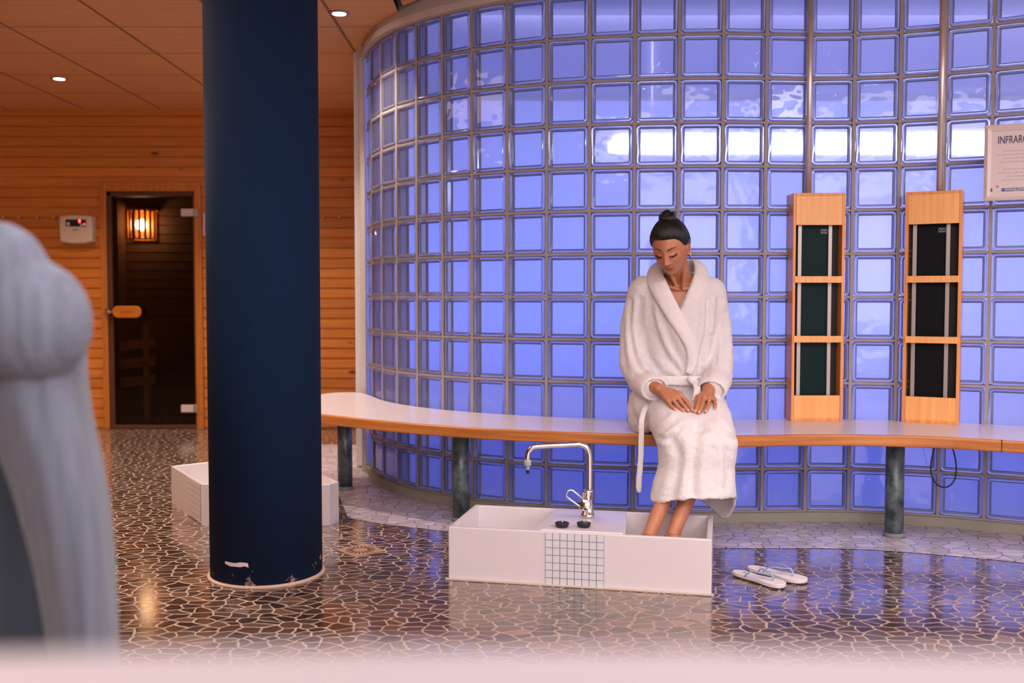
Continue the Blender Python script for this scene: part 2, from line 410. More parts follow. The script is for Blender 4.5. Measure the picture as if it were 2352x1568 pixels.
for i in range(len(J) - 1):
    a, b = J[i], J[i + 1]; c = (a + b) / 2; t = (b - a).normalized(); n = Vector((t.y, -t.x)); L = (b - a).length
    M = Matrix(((t.x, -n.x, 0, c.x), (t.y, -n.y, 0, c.y), (0, 0, 1, 0), (0, 0, 0, 1)))
    for r in range(NR + 1):
        for yc_ in (.0115, .0675): box(bm, (0, yc_, ZB + r * RH), (L, .013, .0115), M)
    hw = L / 2 - .0085
    for r in range(NR):
        zc = ZB + (r + .5) * RH; hh = RH / 2 - .0065
        # front glass rim: rounded frame, profile in (inset, depth)
        prof = [(.000, .010), (.0015, .003), (.006, .0005), (.011, .002), (.0135, .0055), (.0185, .006), (.0195, .012), (.000, .014)]
        rings = []
        for ins, d in prof:
            w_, h_ = hw - ins, hh - ins; rr = max(.016 - ins, .003); vs = []
            for cx, cz, a0 in ((w_ - rr, h_ - rr, 0), (-w_ + rr, h_ - rr, 90), (-w_ + rr, -h_ + rr, 180), (w_ - rr, -h_ + rr, 270)):
                for da in (0, 45, 90):
                    an = math.radians(a0 + da); vs.append(gb.verts.new(M @ Vector((cx + rr * math.cos(an), d, zc + cz + rr * math.sin(an)))))
            rings.append(vs)
        for q in range(len(rings)):
            A, B = rings[q], rings[(q + 1) % len(rings)]
            for k_ in range(12): gb.faces.new((A[k_], A[(k_ + 1) % 12], B[(k_ + 1) % 12], B[k_]))
        for dep, bb, mi, iw in ((.008, pb, 0, .0185), (.070, pb, 1, .001)):
            q = [bb.verts.new(M @ Vector((sx * (hw - iw), dep, zc + sz * (hh - iw)))) for sx, sz in ((-1, -1), (1, -1), (1, 1), (-1, 1))]
            f = bb.faces.new(q); f.material_index = mi
        # cast side walls of the block
        q0 = [lb.verts.new(M @ Vector((sx * (hw - .001), .014, zc + sz * (hh - .001)))) for sx, sz in ((-1, -1), (1, -1), (1, 1), (-1, 1))]
        q1 = [lb.verts.new(M @ Vector((sx * (hw - .001), .070, zc + sz * (hh - .001)))) for sx, sz in ((-1, -1), (1, -1), (1, 1), (-1, 1))]
        for k_ in range(4): lb.faces.new((q0[k_], q0[(k_ + 1) % 4], q1[(k_ + 1) % 4], q1[k_]))
gw = empty('wall_right'); tag(gw, 'curved wall of clear glass blocks glowing blue', kind='structure')
obj('mortar', bm, MORTAR, gw)
bmesh.ops.recalc_face_normals(gb, faces=gb.faces); obj('glass_rim', gb, GLASS, gw, smooth=True)
obj('glass_face', pb, [PANE, PANE_B], gw); obj('glass_side', lb, LINER, gw)
def offs(d, i0=0): return [J[i] + jn(i)[1] * d for i in range(i0, len(J))]
def ribbon(name, d0, d1, z0, z1, mat, i0=0, bevel=.004):
    A = offs(d0, i0); B = offs(d1, i0); bm = bmesh.new()
    R = [[bm.verts.new((p.x, p.y, z)) for p, z in ((a, z0), (a, z1), (b, z1), (b, z0))] for a, b in zip(A, B)]
    for P_, Q_ in zip(R, R[1:]):
        for k_ in range(4): bm.faces.new((P_[k_], P_[(k_ + 1) % 4], Q_[(k_ + 1) % 4], Q_[k_]))
    bm.faces.new(R[0]); bm.faces.new(R[-1][::-1]); bmesh.ops.recalc_face_normals(bm, faces=bm.faces)
    return obj(name, bm, mat, bevel=bevel)
tag(ribbon('baseboard_right', -.075, .012, 0, ZB - .004, PLINTH), 'rendered plinth under the glass blocks', kind='structure')
tag(ribbon('trim_1', -.09, .030, ZT + .004, ZT + .040, PLASTER), 'pale curved rail over the glass blocks', kind='structure')
tag(ribbon('trim_2', -.09, .012, ZT + .040, 2.60, PLASTER, bevel=.002), 'pale plaster band over the glass blocks', kind='structure')
bm = bmesh.new(); box(bm, (-.887, 6.02, 1.265), (.03, .15, 2.53)); tag(obj('trim_3', bm, PLASTER, bevel=.003), 'white end post of the glass block wall', kind='structure')
# --- floor
bm = bmesh.new()
v = [bm.verts.new(p) for p in ((-6, -3, 0), (5, -3, 0), (5, 8.8, 0), (-6, 8.8, 0))]; bm.faces.new(v)
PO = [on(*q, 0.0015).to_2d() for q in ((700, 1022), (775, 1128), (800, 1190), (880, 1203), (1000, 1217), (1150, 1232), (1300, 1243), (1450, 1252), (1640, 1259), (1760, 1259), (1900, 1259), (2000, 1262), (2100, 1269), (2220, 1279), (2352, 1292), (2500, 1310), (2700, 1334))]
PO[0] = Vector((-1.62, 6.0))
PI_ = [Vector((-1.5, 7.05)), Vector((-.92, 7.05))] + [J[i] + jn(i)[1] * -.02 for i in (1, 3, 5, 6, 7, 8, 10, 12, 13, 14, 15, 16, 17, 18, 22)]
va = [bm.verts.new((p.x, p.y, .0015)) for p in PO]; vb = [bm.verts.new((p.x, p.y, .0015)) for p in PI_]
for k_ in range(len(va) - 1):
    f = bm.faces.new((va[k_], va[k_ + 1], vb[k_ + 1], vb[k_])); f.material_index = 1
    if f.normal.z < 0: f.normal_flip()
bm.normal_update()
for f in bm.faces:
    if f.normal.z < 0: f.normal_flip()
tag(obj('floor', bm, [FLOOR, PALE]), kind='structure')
# --- ceiling panels with dark cut edges, paler soffit above
ZC = 2.53
cb = [on(x, y, ZC).to_2d() for x, y in ((838, 135), (838, 107), (849, 83), (870, 60), (897, 44), (917, 35))]
xe = cb[-1].x
L1 = [Vector((-6, -3)), Vector((xe, -3))] + cb[::-1] + [Vector((-1.02, 7.95)), Vector((-6, 7.95))]
bm = bmesh.new(); fs = prism(bm, L1, ZC, ZC + .035)
c2 = [on(925, 13, ZC).to_2d()] + [p + Vector((0, 0)) for p in offs(.13, 6)]
L2 = [Vector((c2[0].x, -3)), Vector((5, -3)), Vector((5, c2[-1].y))] + c2[::-1]
prism(bm, L2, ZC, ZC + .035)
bm.normal_update()
for f in bm.faces: f.material_index = 1 if abs(f.normal.z) < .5 else 0
tag(obj('ceiling', bm, [CEIL, BLACK]), kind='structure')
bm = bmesh.new(); box(bm, (-.5, 2.5, 2.63), (11, 11, .04)); tag(obj('trim_4', bm, PLASTER), 'plaster soffit over the ceiling tiles', kind='structure')
# --- timber wall at the back, with the sauna door opening
YW = 7.91
def boards(bm, x0, x1, z0, z1, y=YW, pitch=.0795, sgn=1):
    z = z0; k0 = math.floor(z0 / pitch)
    prof = []
    while True:
        a = max(k0 * pitch, z0); b = min((k0 + 1) * pitch, z1)
        if a >= z1: break
        prof += [(y + .012, a), (y + .012, min(a + .006, b)), (y, min(a + .012, b)), (y, b)]; k0 += 1
    va = [bm.verts.new((x0, q[0], q[1])) for q in prof]; vb = [bm.verts.new((x1, q[0], q[1])) for q in prof]
    for i in range(len(prof) - 1):
        if prof[i] != prof[i + 1]: bm.faces.new((va[i], vb[i], vb[i + 1], va[i + 1]))
dl = at(249, 700, YW).x; dr = at(463, 700, YW).x; dt = at(300, 428, YW).z
bm = bmesh.new()
boards(bm, -6, dl, 0, ZC + .1); boards(bm, dr, -.87, 0, ZC + .1); boards(bm, dl, dr, dt, ZC + .1)
tag(obj('wall_back', bm, WOOD), kind='structure')
# --- plain walls out of frame, and the room behind the glass
def wallbox(name, c, s, mat, lab=None):
    bm = bmesh.new(); box(bm, c, s); return tag(obj(name, bm, mat), lab, kind='structure')
wallbox('wall_left', (-6.05, 2.5, 1.3), (.1, 11, 2.6), PINE)
wallbox('wall_front', (-.5, -3.05, 1.3), (11, .1, 2.6), PLASTER)
wallbox('wall_side', (5.05, 2.6, 1.3), (.1, 11.3, 2.6), PLASTER)
wallbox('wall_far', (2.07, 7.75, 1.28), (5.9, .1, 2.54), INNER, 'pale far wall seen through the glass blocks')
wallbox('wall_inner', (-.93, 7.0, 1.28), (.06, 1.8, 2.54), INNER, 'side wall of the glass block room')
bm = bmesh.new(); prism(bm, [J[0] + Vector((-.01, .1)), *[J[i] - jn(i)[1] * .1 for i in range(1, len(J))], Vector((5, 7.7)), Vector((-.9, 7.7))], .001, .012)
tag(obj('trim_5', bm, INNERF), 'floor of the glass block room', kind='structure')
# light rail inside the glass room
bm = bmesh.new(); tube(bm, [(.55, 5.75, 1.90), (4.0, 5.75, 1.90)], .030, 12)
LT = emis('cool_white_tube', (.80, .84, 1, 1), 2.2)
t = empty('tube_lamp', (0, 0, 0)); tag(t, 'long white tube light glowing behind the upper glass blocks', 'lamp'); obj('tube', bm, LT, t, smooth=True)
bm = bmesh.new(); box(bm, (2.275, 5.75, 1.945), (3.5, .05, .03))
for x in (.8, 3.7): box(bm, (x, 5.75, 2.25), (.012, .012, .6))
obj('bracket', bm, ALU, t)

# ================================================================== SAUNA behind the door
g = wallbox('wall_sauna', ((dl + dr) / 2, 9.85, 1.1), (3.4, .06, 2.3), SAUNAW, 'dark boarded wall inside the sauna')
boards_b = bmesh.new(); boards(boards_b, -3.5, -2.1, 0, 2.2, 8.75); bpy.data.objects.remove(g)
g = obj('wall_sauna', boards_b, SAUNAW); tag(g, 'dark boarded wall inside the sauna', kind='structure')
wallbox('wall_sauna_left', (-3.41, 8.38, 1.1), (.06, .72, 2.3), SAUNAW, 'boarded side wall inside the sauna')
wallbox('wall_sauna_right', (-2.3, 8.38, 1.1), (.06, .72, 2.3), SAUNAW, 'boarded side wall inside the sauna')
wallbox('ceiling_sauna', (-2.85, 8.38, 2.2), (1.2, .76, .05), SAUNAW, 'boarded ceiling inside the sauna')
# corner lamp with slatted shade
P = at(318, 515, 8.58); t = empty('sauna_lamp', P); tag(t, 'glowing corner lamp behind a slatted wooden shade inside the sauna', 'lamp')
bm = bmesh.new(); ball(bm, (0, .07, 0), .05); obj('bulb', bm, emis('warm_bulb', (1, .66, .34, 1), 90), t, smooth=True)
bm = bmesh.new()
for k_ in range(8):
    a = math.radians(-160 + k_ * 20); box(bm, (.13 * math.cos(a), .09 + .13 * math.sin(a), 0), (.018, .012, .26), Matrix.Identity(4))
box(bm, (0, .10, .13), (.25, .14, .012)); box(bm, (0, .155, 0), (.2, .01, .26))
for z in (-.12, .12): tube(bm, [(.12 * math.cos(math.radians(a)), .09 + .12 * math.sin(math.radians(a)), z) for a in range(-165, -10, 15)], .008, 6)
obj('lamp_shade', bm, PINE, t)
l = bpy.data.lights.new('sauna_bulb', 'POINT'); l.energy = 10; l.color = (1, .55, .22); l.shadow_soft_size = .05
lo = bpy.data.objects.new('sauna_bulb', l); COL.objects.link(lo); lo.parent = t; lo.location = (0, .07, 0)
# heater guard rail
t = empty('heater_guard', at(310, 960, 8.35)); tag(t, 'slatted wooden guard rail standing inside the sauna behind the glass door', 'rail')
def wp(o, p): return Vector(p) - o.location
bm = bmesh.new(); x1 = at(337, 800, 8.2); box(bm, wp(t, (x1.x, 8.2, .42)), (.05, .04, .84)); obj('post', bm, DARKW, t)
for k_, (yl, yr) in enumerate(((795, 787), (838, 830), (880, 872))):
    a = at(268, yl, 8.25); b = at(350, yr, 8.15); bm = bmesh.new()
    d = (b - a); M = Matrix.Translation(wp(t, (a + b) / 2)) @ Matrix.Rotation(math.atan2(-d.z, 1e-6 + Vector((d.x, d.y)).length) * 1.0, 4, 'Y')
    box(bm, (0, 0, 0), (d.length, .03, .075), M); obj('rail', bm, DARKW, t)
# --- door
door = empty('door_1', at(355, 980, YW)); tag(door, 'narrow glass sauna door in a pine frame', kind='structure')
def local_box(bm, o, x0, x1, y0, y1, z0, z1):
    c = wp(o, ((x0 + x1) / 2, (y0 + y1) / 2, (z0 + z1) / 2)); box(bm, c, (abs(x1 - x0), abs(y1 - y0), abs(z1 - z0)))
X = lambda px: at(px, 700, YW).x
Z = lambda py: at(355, py, YW).z
bm = bmesh.new()
local_box(bm, door, X(236), X(250), YW - .03, YW + .01, 0, Z(418)); local_box(bm, door, X(451), X(466), YW - .03, YW + .01, 0, Z(418))
local_box(bm, door, X(250), X(451), YW - .03, YW + .01, Z(440), Z(418)); obj('casing', bm, PINE, door, bevel=.004)
bm = bmesh.new()
local_box(bm, door, X(250), X(260), YW - .01, YW + .12, 0, Z(440)); local_box(bm, door, X(446), X(451), YW - .01, YW + .12, 0, Z(440))
local_box(bm, door, X(250), X(451), YW - .01, YW + .12, Z(450), Z(440)); local_box(bm, door, X(250), X(451), YW - .02, YW + .12, 0.001, .03)
obj('jamb', bm, plain('dark_brown_jamb', S(92, 50, 26), .6), door, bevel=.003)
bm = bmesh.new(); q = [bm.verts.new(wp(door, p)) for p in ((X(260), YW + .02, .03), (X(446), YW + .02, .03), (X(446), YW + .02, Z(450)), (X(260), YW + .02, Z(450)))]; bm.faces.new(q)
obj('glass_pane', bm, m_pane('smoked_glass', (.27, .25, .23, 1), 1.0, wave=False), door)
for py in (488, 938):
    a = at(433, py, YW - .01); bm = bmesh.new(); box(bm, wp(door, a), (.115, .02, .06)); hg = obj('hinge', bm, plain('white_hinge', S(226, 206, 204), .4), door, bevel=.004)
    bm = bmesh.new(); a = at(450, py, YW - .025); box(bm, wp(door, a), (.03, .03, .065)); obj('hinge_knuckle', bm, ALU, door, bevel=.004)
hc = at(292, 716, YW - .05); bm = bmesh.new(); pts = []
for s, a0 in ((1, -90), (-1, 90)):
    for da in range(0, 181, 20): an = math.radians(a0 + da); pts.append((s * .072 + .047 * math.cos(an) * .9, .047 * math.sin(an)))
va = [bm.verts.new((x, -.012, z)) for x, z in pts]; vb = [bm.verts.new((x, .012, z)) for x, z in pts]
bm.faces.new(va[::-1]); bm.faces.new(vb); n0 = len(pts)
for i in range(n0): bm.faces.new((va[i], va[(i + 1) % n0], vb[(i + 1) % n0], vb[i]))
bmesh.ops.recalc_face_normals(bm, faces=bm.faces); bmesh.ops.translate(bm, vec=wp(door, hc), verts=bm.verts)
hd = obj('handle', bm, plain('oiled_wood', S(206, 120, 28), .4), door, bevel=.006)
bm = bmesh.new(); a = wp(door, hc); box(bm, a + Vector((.0, -.0135, 0)), (.085, .001, .009)); obj('engraving', bm, plain('engraved', S(150, 78, 16), .6), hd)
bm = bmesh.new(); box(bm, a + Vector((-.155, .01, 0)), (.035, .04, .05)); box(bm, a + Vector((-.125, .02, 0)), (.05, .02, .02)); ball(bm, a + Vector((-.135, -.02, .005)), .016); obj('latch', bm, CHROME, hd)
# --- things on the timber wall
def hook(px, py):
    p = at(px, py, YW - .0); bm = bmesh.new()
    tube(bm, [(0, .0, 0), (0, -.03, 0), (0, -.045, .008)], [.008, .007, .011], 10); ball(bm, (0, -.047, .01), .012); 
    return bm, p
HM = plain('satin_knob', S(214, 170, 150), .3, .4)
hlab = {12: 'small round coat hook on the pine wall, half hidden by the pale drape', 49: 'small round coat hook on the pine wall, second from the left edge', 90: 'small round coat hook on the pine wall, third from the left edge', 128: 'small round coat hook nearest the control box',
        743: 'small round coat hook right beside the navy column', 780: 'small round coat hook midway between navy column and white post', 818: 'small round coat hook close to the white end post'}
h0 = None
for px in hlab:
    py = 502
    bm, p = hook(px, py)
    if h0 is None:
        o = obj('coat_hook', bm, HM, smooth=True); h0 = o
    else:
        bm.free(); o = h0.copy(); COL.objects.link(o)
    o.location = p; tag(o, hlab[px], 'hook', 'coat hooks on the pine wall')
# control box
c = at(179, 527, YW - .03); t = empty('control_box', c); tag(t, 'cream wall box with dark display and red light beside the sauna door', 'control box')
bm = bmesh.new(); hw, hh = .133, .113
fr_ = [bm.verts.new((x * hw, -.045, z * hh)) for x, z in ((-.93, -.86), (-.4, -.98), (.4, -.98), (.93, -.86), (.97, 0), (.95, .9), (.4, .97), (-.4, .97), (-.95, .9), (-.98, 0))]
bk_ = [bm.verts.new((v_.co.x * 1.06, .03, v_.co.z * 1.06)) for v_ in fr_]
bm.faces.new(fr_); bm.faces.new(bk_[::-1])
for i in range(10): bm.faces.new((fr_[i], bk_[i], bk_[(i + 1) % 10], fr_[(i + 1) % 10]))
bmesh.ops.recalc_face_normals(bm, faces=bm.faces); obj('housing', bm, WHITEP, t, bevel=.012, seg=3)
bm = bmesh.new(); box(bm, (.005, -.047, .048), (.158, .006, .055)); dp = obj('display', bm, BLACK, t, bevel=.002)
RED = emis('red_led', (1, .04, .06, 1), 7)
bm = bmesh.new(); ball(bm, (.036, -.052, .062), (.009, .003, .014)); obj('indicator_light', bm, RED, dp, smooth=True)
bm = bmesh.new(); ball(bm, (.074, -.052, .038), (.005, .003, .007)); obj('indicator_light', bm, RED, dp, smooth=True)
bm = bmesh.new(); box(bm, (-.052, -.053, .040), (.02, .006, .028)); obj('button', bm, WHITEP, dp, bevel=.002)
bm = bmesh.new(); tube(bm, [(.052, -.050, .032), (.052, -.056, .032)], .011, 16); obj('knob', bm, WHITEP, dp)
bm = bmesh.new(); box(bm, (0, -.0465, -.006), (.045, .002, .008)); obj('logo', bm, plain('faded_print', S(150, 112, 80), .7), t)
# notice beside the door (mostly behind the column)
p = at(480, 516, YW - .01); bm = bmesh.new(); box(bm, (0, 0, 0), (.09, .008, .175)); o = obj('wall_notice', bm, plain('white_notice', S(222, 208, 220), .6)); o.location = p
tag(o, 'small white notice on the pine wall right of the sauna door', 'notice')
# lever by the white post
p = at(829, 671, 6.12); bm = bmesh.new(); tube(bm, [(.02, 0, 0), (-.004, 0, 0)], .007, 10); tube(bm, [(-.0, -.02, 0), (-.003, .02, 0)], .006, 8)
o = obj('door_latch', bm, plain('white_latch', S(235, 225, 220), .3)); o.location = p; tag(o, 'tiny white latch on the edge of the white end post', 'latch')
# --- downlights
def downlight(px, py, lab, P=None, en=55, cone=110, col=(1, .87, .78)):
    p = on(px, py, ZC) if P is None else Vector(P); t = empty('downlight', (p.x, p.y, ZC)); tag(t, lab, 'ceiling light', 'recessed ceiling spotlights')
    bm = bmesh.new(); lathe(bm, [(.034, -.001), (.052, -.001), (.052, -.006), (.044, -.010), (.036, -.006)], 28); obj('bezel', bm, ALU, t, smooth=True)
    bm = bmesh.new(); lathe(bm, [(.001, -.009), (.034, -.0085), (.036, -.002), (.001, -.001)], 24); obj('lens', bm, emis('downlight_lens', (1, .86, .80, 1), 26), t, smooth=True)
    l = bpy.data.lights.new('downlight_beam', 'SPOT'); l.energy = en; l.color = col; l.spot_size = math.radians(cone); l.spot_blend = .8; l.shadow_soft_size = .04
    o = bpy.data.objects.new('downlight_beam', l); COL.objects.link(o); o.parent = t; o.location = (0, 0, -.02)
    return t
downlight(136, 179, 'glowing spotlight in the ceiling over the pine wall, far left', en=95, col=(1, .78, .56))
downlight(779, 29, 'glowing spotlight in the ceiling just right of the navy column', en=70, col=(1, .80, .62))
for q, w_ in (((-1.6, 6.7, 0), 'close to the pine wall, behind the navy column'), ((-4.6, 6.7, 0), 'close to the pine wall, beyond the left edge'), ((-3.1, 4.2, 0), 'left of the navy column, above the view'), ((.5, 2.6, 0), 'above the double foot bath'), ((2.0, 2.6, 0), 'above the flip-flops'), ((-1.3, 2.4, 0), 'in front of the navy column')):
    downlight(0, 0, 'added unseen ceiling spotlight ' + w_, P=q, en=(115 if q[1] > 5 else 40))  # unseen spotlights added as light sources for the hall

downlight(0, 0, 'added unseen ceiling spotlight between the navy column and the glass blocks, above the view', P=(-1.75, 4.3, 0), en=130, col=(1, .84, .74))  # unseen spotlight added to brighten the left glass and pale floor
# ================================================================== NAVY COLUMN
cx, cy, R = -.936, 3.76, .2085
t = empty('round_column', (cx, cy, 0)); tag(t, 'thick round navy blue column standing on the broken tile floor', 'column')
bm = bmesh.new(); lathe(bm, [(R, .004), (R, ZC - .002)], 96); o = obj('shaft', bm, NAVY, t, smooth=True)
for p_ in o.data.polygons: p_.use_smooth = abs(p_.normal.z) < .5
bm = bmesh.new(); lathe(bm, [(R + .012, .0), (R + .009, .006), (R - .005, .010)], 64); obj('mortar_bead', bm, plain('pale_mortar', S(200, 170, 150), .9), t, smooth=True)
bm = bmesh.new(); rr = R + .0012
top = [(517, 1288), (528, 1291), (540, 1293), (552, 1291), (562, 1292), (569, 1293)]; bot = [(517, 1294), (528, 1300), (540, 1301), (552, 1302), (562, 1300), (571, 1303)]
def oncol(px, py):
    r = ray(px, py); a = r.x ** 2 + r.y ** 2; b = -2 * (r.x * cx + r.y * cy); c = cx * cx + cy * cy - rr * rr
    s_ = (-b - math.sqrt(b * b - 4 * a * c)) / (2 * a); return Vector((0, 0, H)) + r * s_ - Vector((cx, cy, 0))
va = [bm.verts.new(oncol(*q)) for q in top]; vb = [bm.verts.new(oncol(*q)) for q in bot]
for i in range(5): bm.faces.new((va[i], va[i + 1], vb[i + 1], vb[i]))
obj('paint_chip', bm, plain('bare_plaster', S(214, 200, 205), .8), t)

# ================================================================== FOOT BATHS
def polyprism_cut(pts, z0, z1, shrink=None):
    bm = bmesh.new(); prism(bm, pts, z0, z1) if shrink is None else None
    if shrink is not None:
        a = [bm.verts.new((p[0], p[1], z0)) for p in shrink]; b = [bm.verts.new((p[0], p[1], z1)) for p in pts]; n = len(pts)
        bm.faces.new(b); bm.faces.new(a[::-1])
        for i in range(n): bm.faces.new((a[i], a[(i + 1) % n], b[(i + 1) % n], b[i]))
        bmesh.ops.recalc_face_normals(bm, faces=bm.faces)
    me = bpy.data.meshes.new('cut'); bm.to_mesh(me); bm.free(); o = bpy.data.objects.new('cut', me); COL.objects.link(o); return o
P0 = on(1030, 1330, 0); P1 = on(1634, 1367, 0); HB = .198
ud = (P1 - P0); LB = ud.length; ud.normalize(); vd = Vector((-ud.y, ud.x, 0)); angB = math.atan2(ud.y, ud.x)
WB = .405
bath = empty('foot_bath', P0, angB); tag(bath, 'white double foot bath with tiled middle and tall tap, in front of the bench', 'foot bath')
def loc2(px, py, z=HB):
    d = on(px, py, z) - P0; return (d.dot(ud), d.dot(vd))
bm = bmesh.new(); prism(bm, [(0, 0), (LB, 0), (LB, WB), (0, WB)], 0, HB); basin = obj('basin', bm, CERAMIC, bath)
def cutb(pts, sh, z0=.035):
    c = polyprism_cut(pts, z0, HB + .05, sh); c.matrix_world = Matrix.Translation(P0) @ Matrix.Rotation(angB, 4, 'Z')
    return c
bpy.context.view_layer.update()
fr = loc2(1231, 1225)[0]; brr = loc2(1293, 1170.4)[0]; m = .018
ptsL = [(m, m), (fr, m), (brr - .02, WB - m), (m, WB - m)]; boolean(basin, cutb(ptsL, [(m + .01, m + .01), (fr - .07, m + .01), (brr - .09, WB - m - .01), (m + .01, WB - m - .01)]))
r0 = loc2(1432, 1233)[0]; r1 = loc2(1437, 1181)[0]
ptsR = [(r0, m), (LB - m, m), (LB - m, WB - m), (r1, WB - m)]; boolean(basin, cutb(ptsR, [(r0 + .006, m + .006), (LB - m - .006, m + .006), (LB - m - .006, WB - m - .006), (r1 + .006, WB - m - .006)]))
basin.data.materials.clear(); basin.data.materials.append(CERAMIC)
b_ = basin.modifiers.new('b', 'BEVEL'); b_.width = .004; b_.segments = 3; b_.limit_method = 'ANGLE'; b_.angle_limit = .5
pl = [loc2(*q) for q in ((1234, 1226), (1252, 1231), (1386, 1235), (1430, 1232), (1427, 1213), (1371, 1189), (1271, 1194))]
pl = [(x, max(y, .004)) for x, y in pl]
bm = bmesh.new(); prism(bm, pl, HB - .001, HB + .007); obj('deck', bm, CERAMIC, bath, bevel=.003)
# tiled panel in the front face
s0 = (on(1252, 1345, 0) - P0).dot(ud); s1 = (on(1387, 1352, 0) - P0).dot(ud)
bm = bmesh.new(); box(bm, ((s0 + s1) / 2, .0, HB / 2 - .001), (s1 - s0, .004, HB - .004), mi=1); nx, nz = 8, 7; tw = (s1 - s0) / nx; tz = (HB - .004) / nz
for i in range(nx):
    for j_ in range(nz): box(bm, (s0 + (i + .5) * tw, -.002, .002 + (j_ + .5) * tz), (tw - .0028, .005, tz - .0028))
obj('tile_panel', bm, [TILEW, GROUT], bath)
bm = bmesh.new(); box(bm, (LB / 2, -.006, .003), (LB + .02, .014, .006)); obj('sealant', bm, plain('old_sealant', S(196, 180, 166), .9), bath, bevel=.002)
# tap
tp = on(1350, 1187, HB + .0078); tap = empty('mixer_tap', tp); tag(tap, 'tall chrome mixer tap with swan neck spout on the foot bath', 'tap')
TY = tp.y
A = lambda px, py, dy=0: at(px, py, TY + dy) - tp
bm = bmesh.new(); lathe(bm, [(.0255, 0), (.0255, .012), (.0215, .014), (.0215, .094), (.0225, .096), (.0225, .104), (.016, .108)], 28); bc = A(1350, 1187); bmesh.ops.translate(bm, vec=(bc.x, 0, 0), verts=bm.verts)
obj('body', bm, CHROME, tap, smooth=True)
bm = bmesh.new()
pts = [A(1354, 1130), A(1354, 1060), A(1353, 1043), A(1348, 1029), A(1339, 1022), A(1326, 1020), A(1290, 1021.5), A(1240, 1024), A(1226, 1026), A(1217, 1033), A(1212.5, 1043), A(1211.5, 1056)]
tube(bm, smooth_path(pts, 5), .0108, 18); obj('spout', bm, CHROME, tap, smooth=True)
bm = bmesh.new(); a = A(1212, 1067); lathe(bm, [(.0115, -.004), (.014, 0), (.014, .014), (.012, .02)], 20, (a.x, a.y, a.z)); lathe(bm, [(.007, -.02), (.008, 0)], 16, (a.x, a.y, a.z)); obj('aerator', bm, plain('grey_plastic', S(170, 178, 176), .35), tap, smooth=True)
bm = bmesh.new(); lathe(bm, [(.006, -.0335), (.0065, -.019)], 14, (a.x, a.y, a.z)); obj('nozzle', bm, BLACK, tap)
bm = bmesh.new(); d0 = A(1346, 1158); d1 = A(1342, 1160, -.055)
tube(bm, [d0, d0.lerp(d1, .8), d0.lerp(d1, .97), d1], [.0225, .0225, .0225, .020], 28); obj('lever_hub', bm, CHROME, tap, smooth=True)
bm = bmesh.new(); pp = [A(1340, 1146, -.05), A(1318, 1128, -.055), A(1311, 1125, -.055), A(1304, 1128, -.055), A(1301, 1135, -.055), A(1305, 1143, -.055), A(1332, 1163, -.05)]
tube(bm, smooth_path(pp, 5), .0034, 10); obj('lever', bm, CHROME, tap, smooth=True)
# plugs
for px, lab in ((1291, 'black rubber plug on the deck, left of the pair'), (1341, 'black rubber plug on the deck below the tap lever')):
    p = on(px, 1210, HB + .007); t = empty('sink_plug', p); tag(t, lab, 'plug', 'rubber plugs on the foot bath deck')
    bm = bmesh.new(); lathe(bm, [(.021, .0005), (.0225, .003), (.0262, .013), (.0262, .016), (.024, .0175), (.004, .0165)], 28); obj('stopper', bm, BLACKR, t, smooth=True)
    bm = bmesh.new(); tube(bm, [(0, 0, .016), (0, 0, .022)], .003, 8); ball(bm, (0, 0, .024), .004); obj('eyelet', bm, CHROME, t, smooth=True)
# second foot bath behind the column
qa = on(394, 1154, 0); qb = on(464, 1205, 0); qc = on(757, 1206, 0); qd = on(779, 1198, 0)
t = empty('foot_bath', (qb.x, qb.y, 0)); tag(t, 'white foot bath standing half hidden behind the navy column', 'foot bath')
out = [qa, qb, qc, qd, Vector((-.98, 4.92, 0)), Vector((-1.27, 4.98, 0)), Vector((-1.48, 5.26, 0))]
out = [(p.x - qb.x, p.y - qb.y) for p in out]
def inset(poly, d):
    n = len(poly); res = []
    for i in range(n):
        p0, p1, p2 = Vector(poly[i - 1]), Vector(poly[i]), Vector(poly[(i + 1) % n])
        e1 = (p1 - p0).normalized(); e2 = (p2 - p1).normalized(); n1 = Vector((-e1.y, e1.x)); n2 = Vector((-e2.y, e2.x))
        b = (n1 + n2).normalized(); res.append(tuple(p1 + b * d / max(b.dot(n1), .35)))
    return res
bm = bmesh.new(); i1 = inset(out, .018); hb2 = .19
def ring_(bm, A, za, B, zb):
    a = [bm.verts.new((*p, za)) for p in A]; b = [bm.verts.new((*p, zb)) for p in B]; n = len(A)
    for i in range(n): bm.faces.new((a[i], a[(i + 1) % n], b[(i + 1) % n], b[i]))
    return a, b
a0, a1 = ring_(bm, out, 0, out, hb2); _, b1 = ring_(bm, out, hb2, i1, hb2); c0, c1 = ring_(bm, i1, hb2, i1, .06); bm.faces.new(c1)
bmesh.ops.remove_doubles(bm, verts=bm.verts, dist=1e-5); bmesh.ops.recalc_face_normals(bm, faces=bm.faces)
obj('basin', bm, CERAMIC, t, bevel=.004)
bm = bmesh.new(); e0 = Vector(out[0]); e1 = Vector(out[1]); ee = (e1 - e0).normalized(); en = Vector((ee.y, -ee.x)); ln = (e1 - e0).length
a_ = math.atan2(ee.y, ee.x); M = Matrix.Translation((e0.x, e0.y, 0)) @ Matrix.Rotation(a_, 4, 'Z')
box(bm, (ln - .13, .001, hb2 / 2), (.23, .004, hb2 - .006), M, 1)
for i in range(5):
    for j_ in range(7): box(bm, (ln - .245 + (i + .5) * .046, -.0015, .003 + (j_ + .5) * .0263), (.0435, .004, .024), M)
obj('tile_panel', bm, [CERAMIC, GROUT], t)
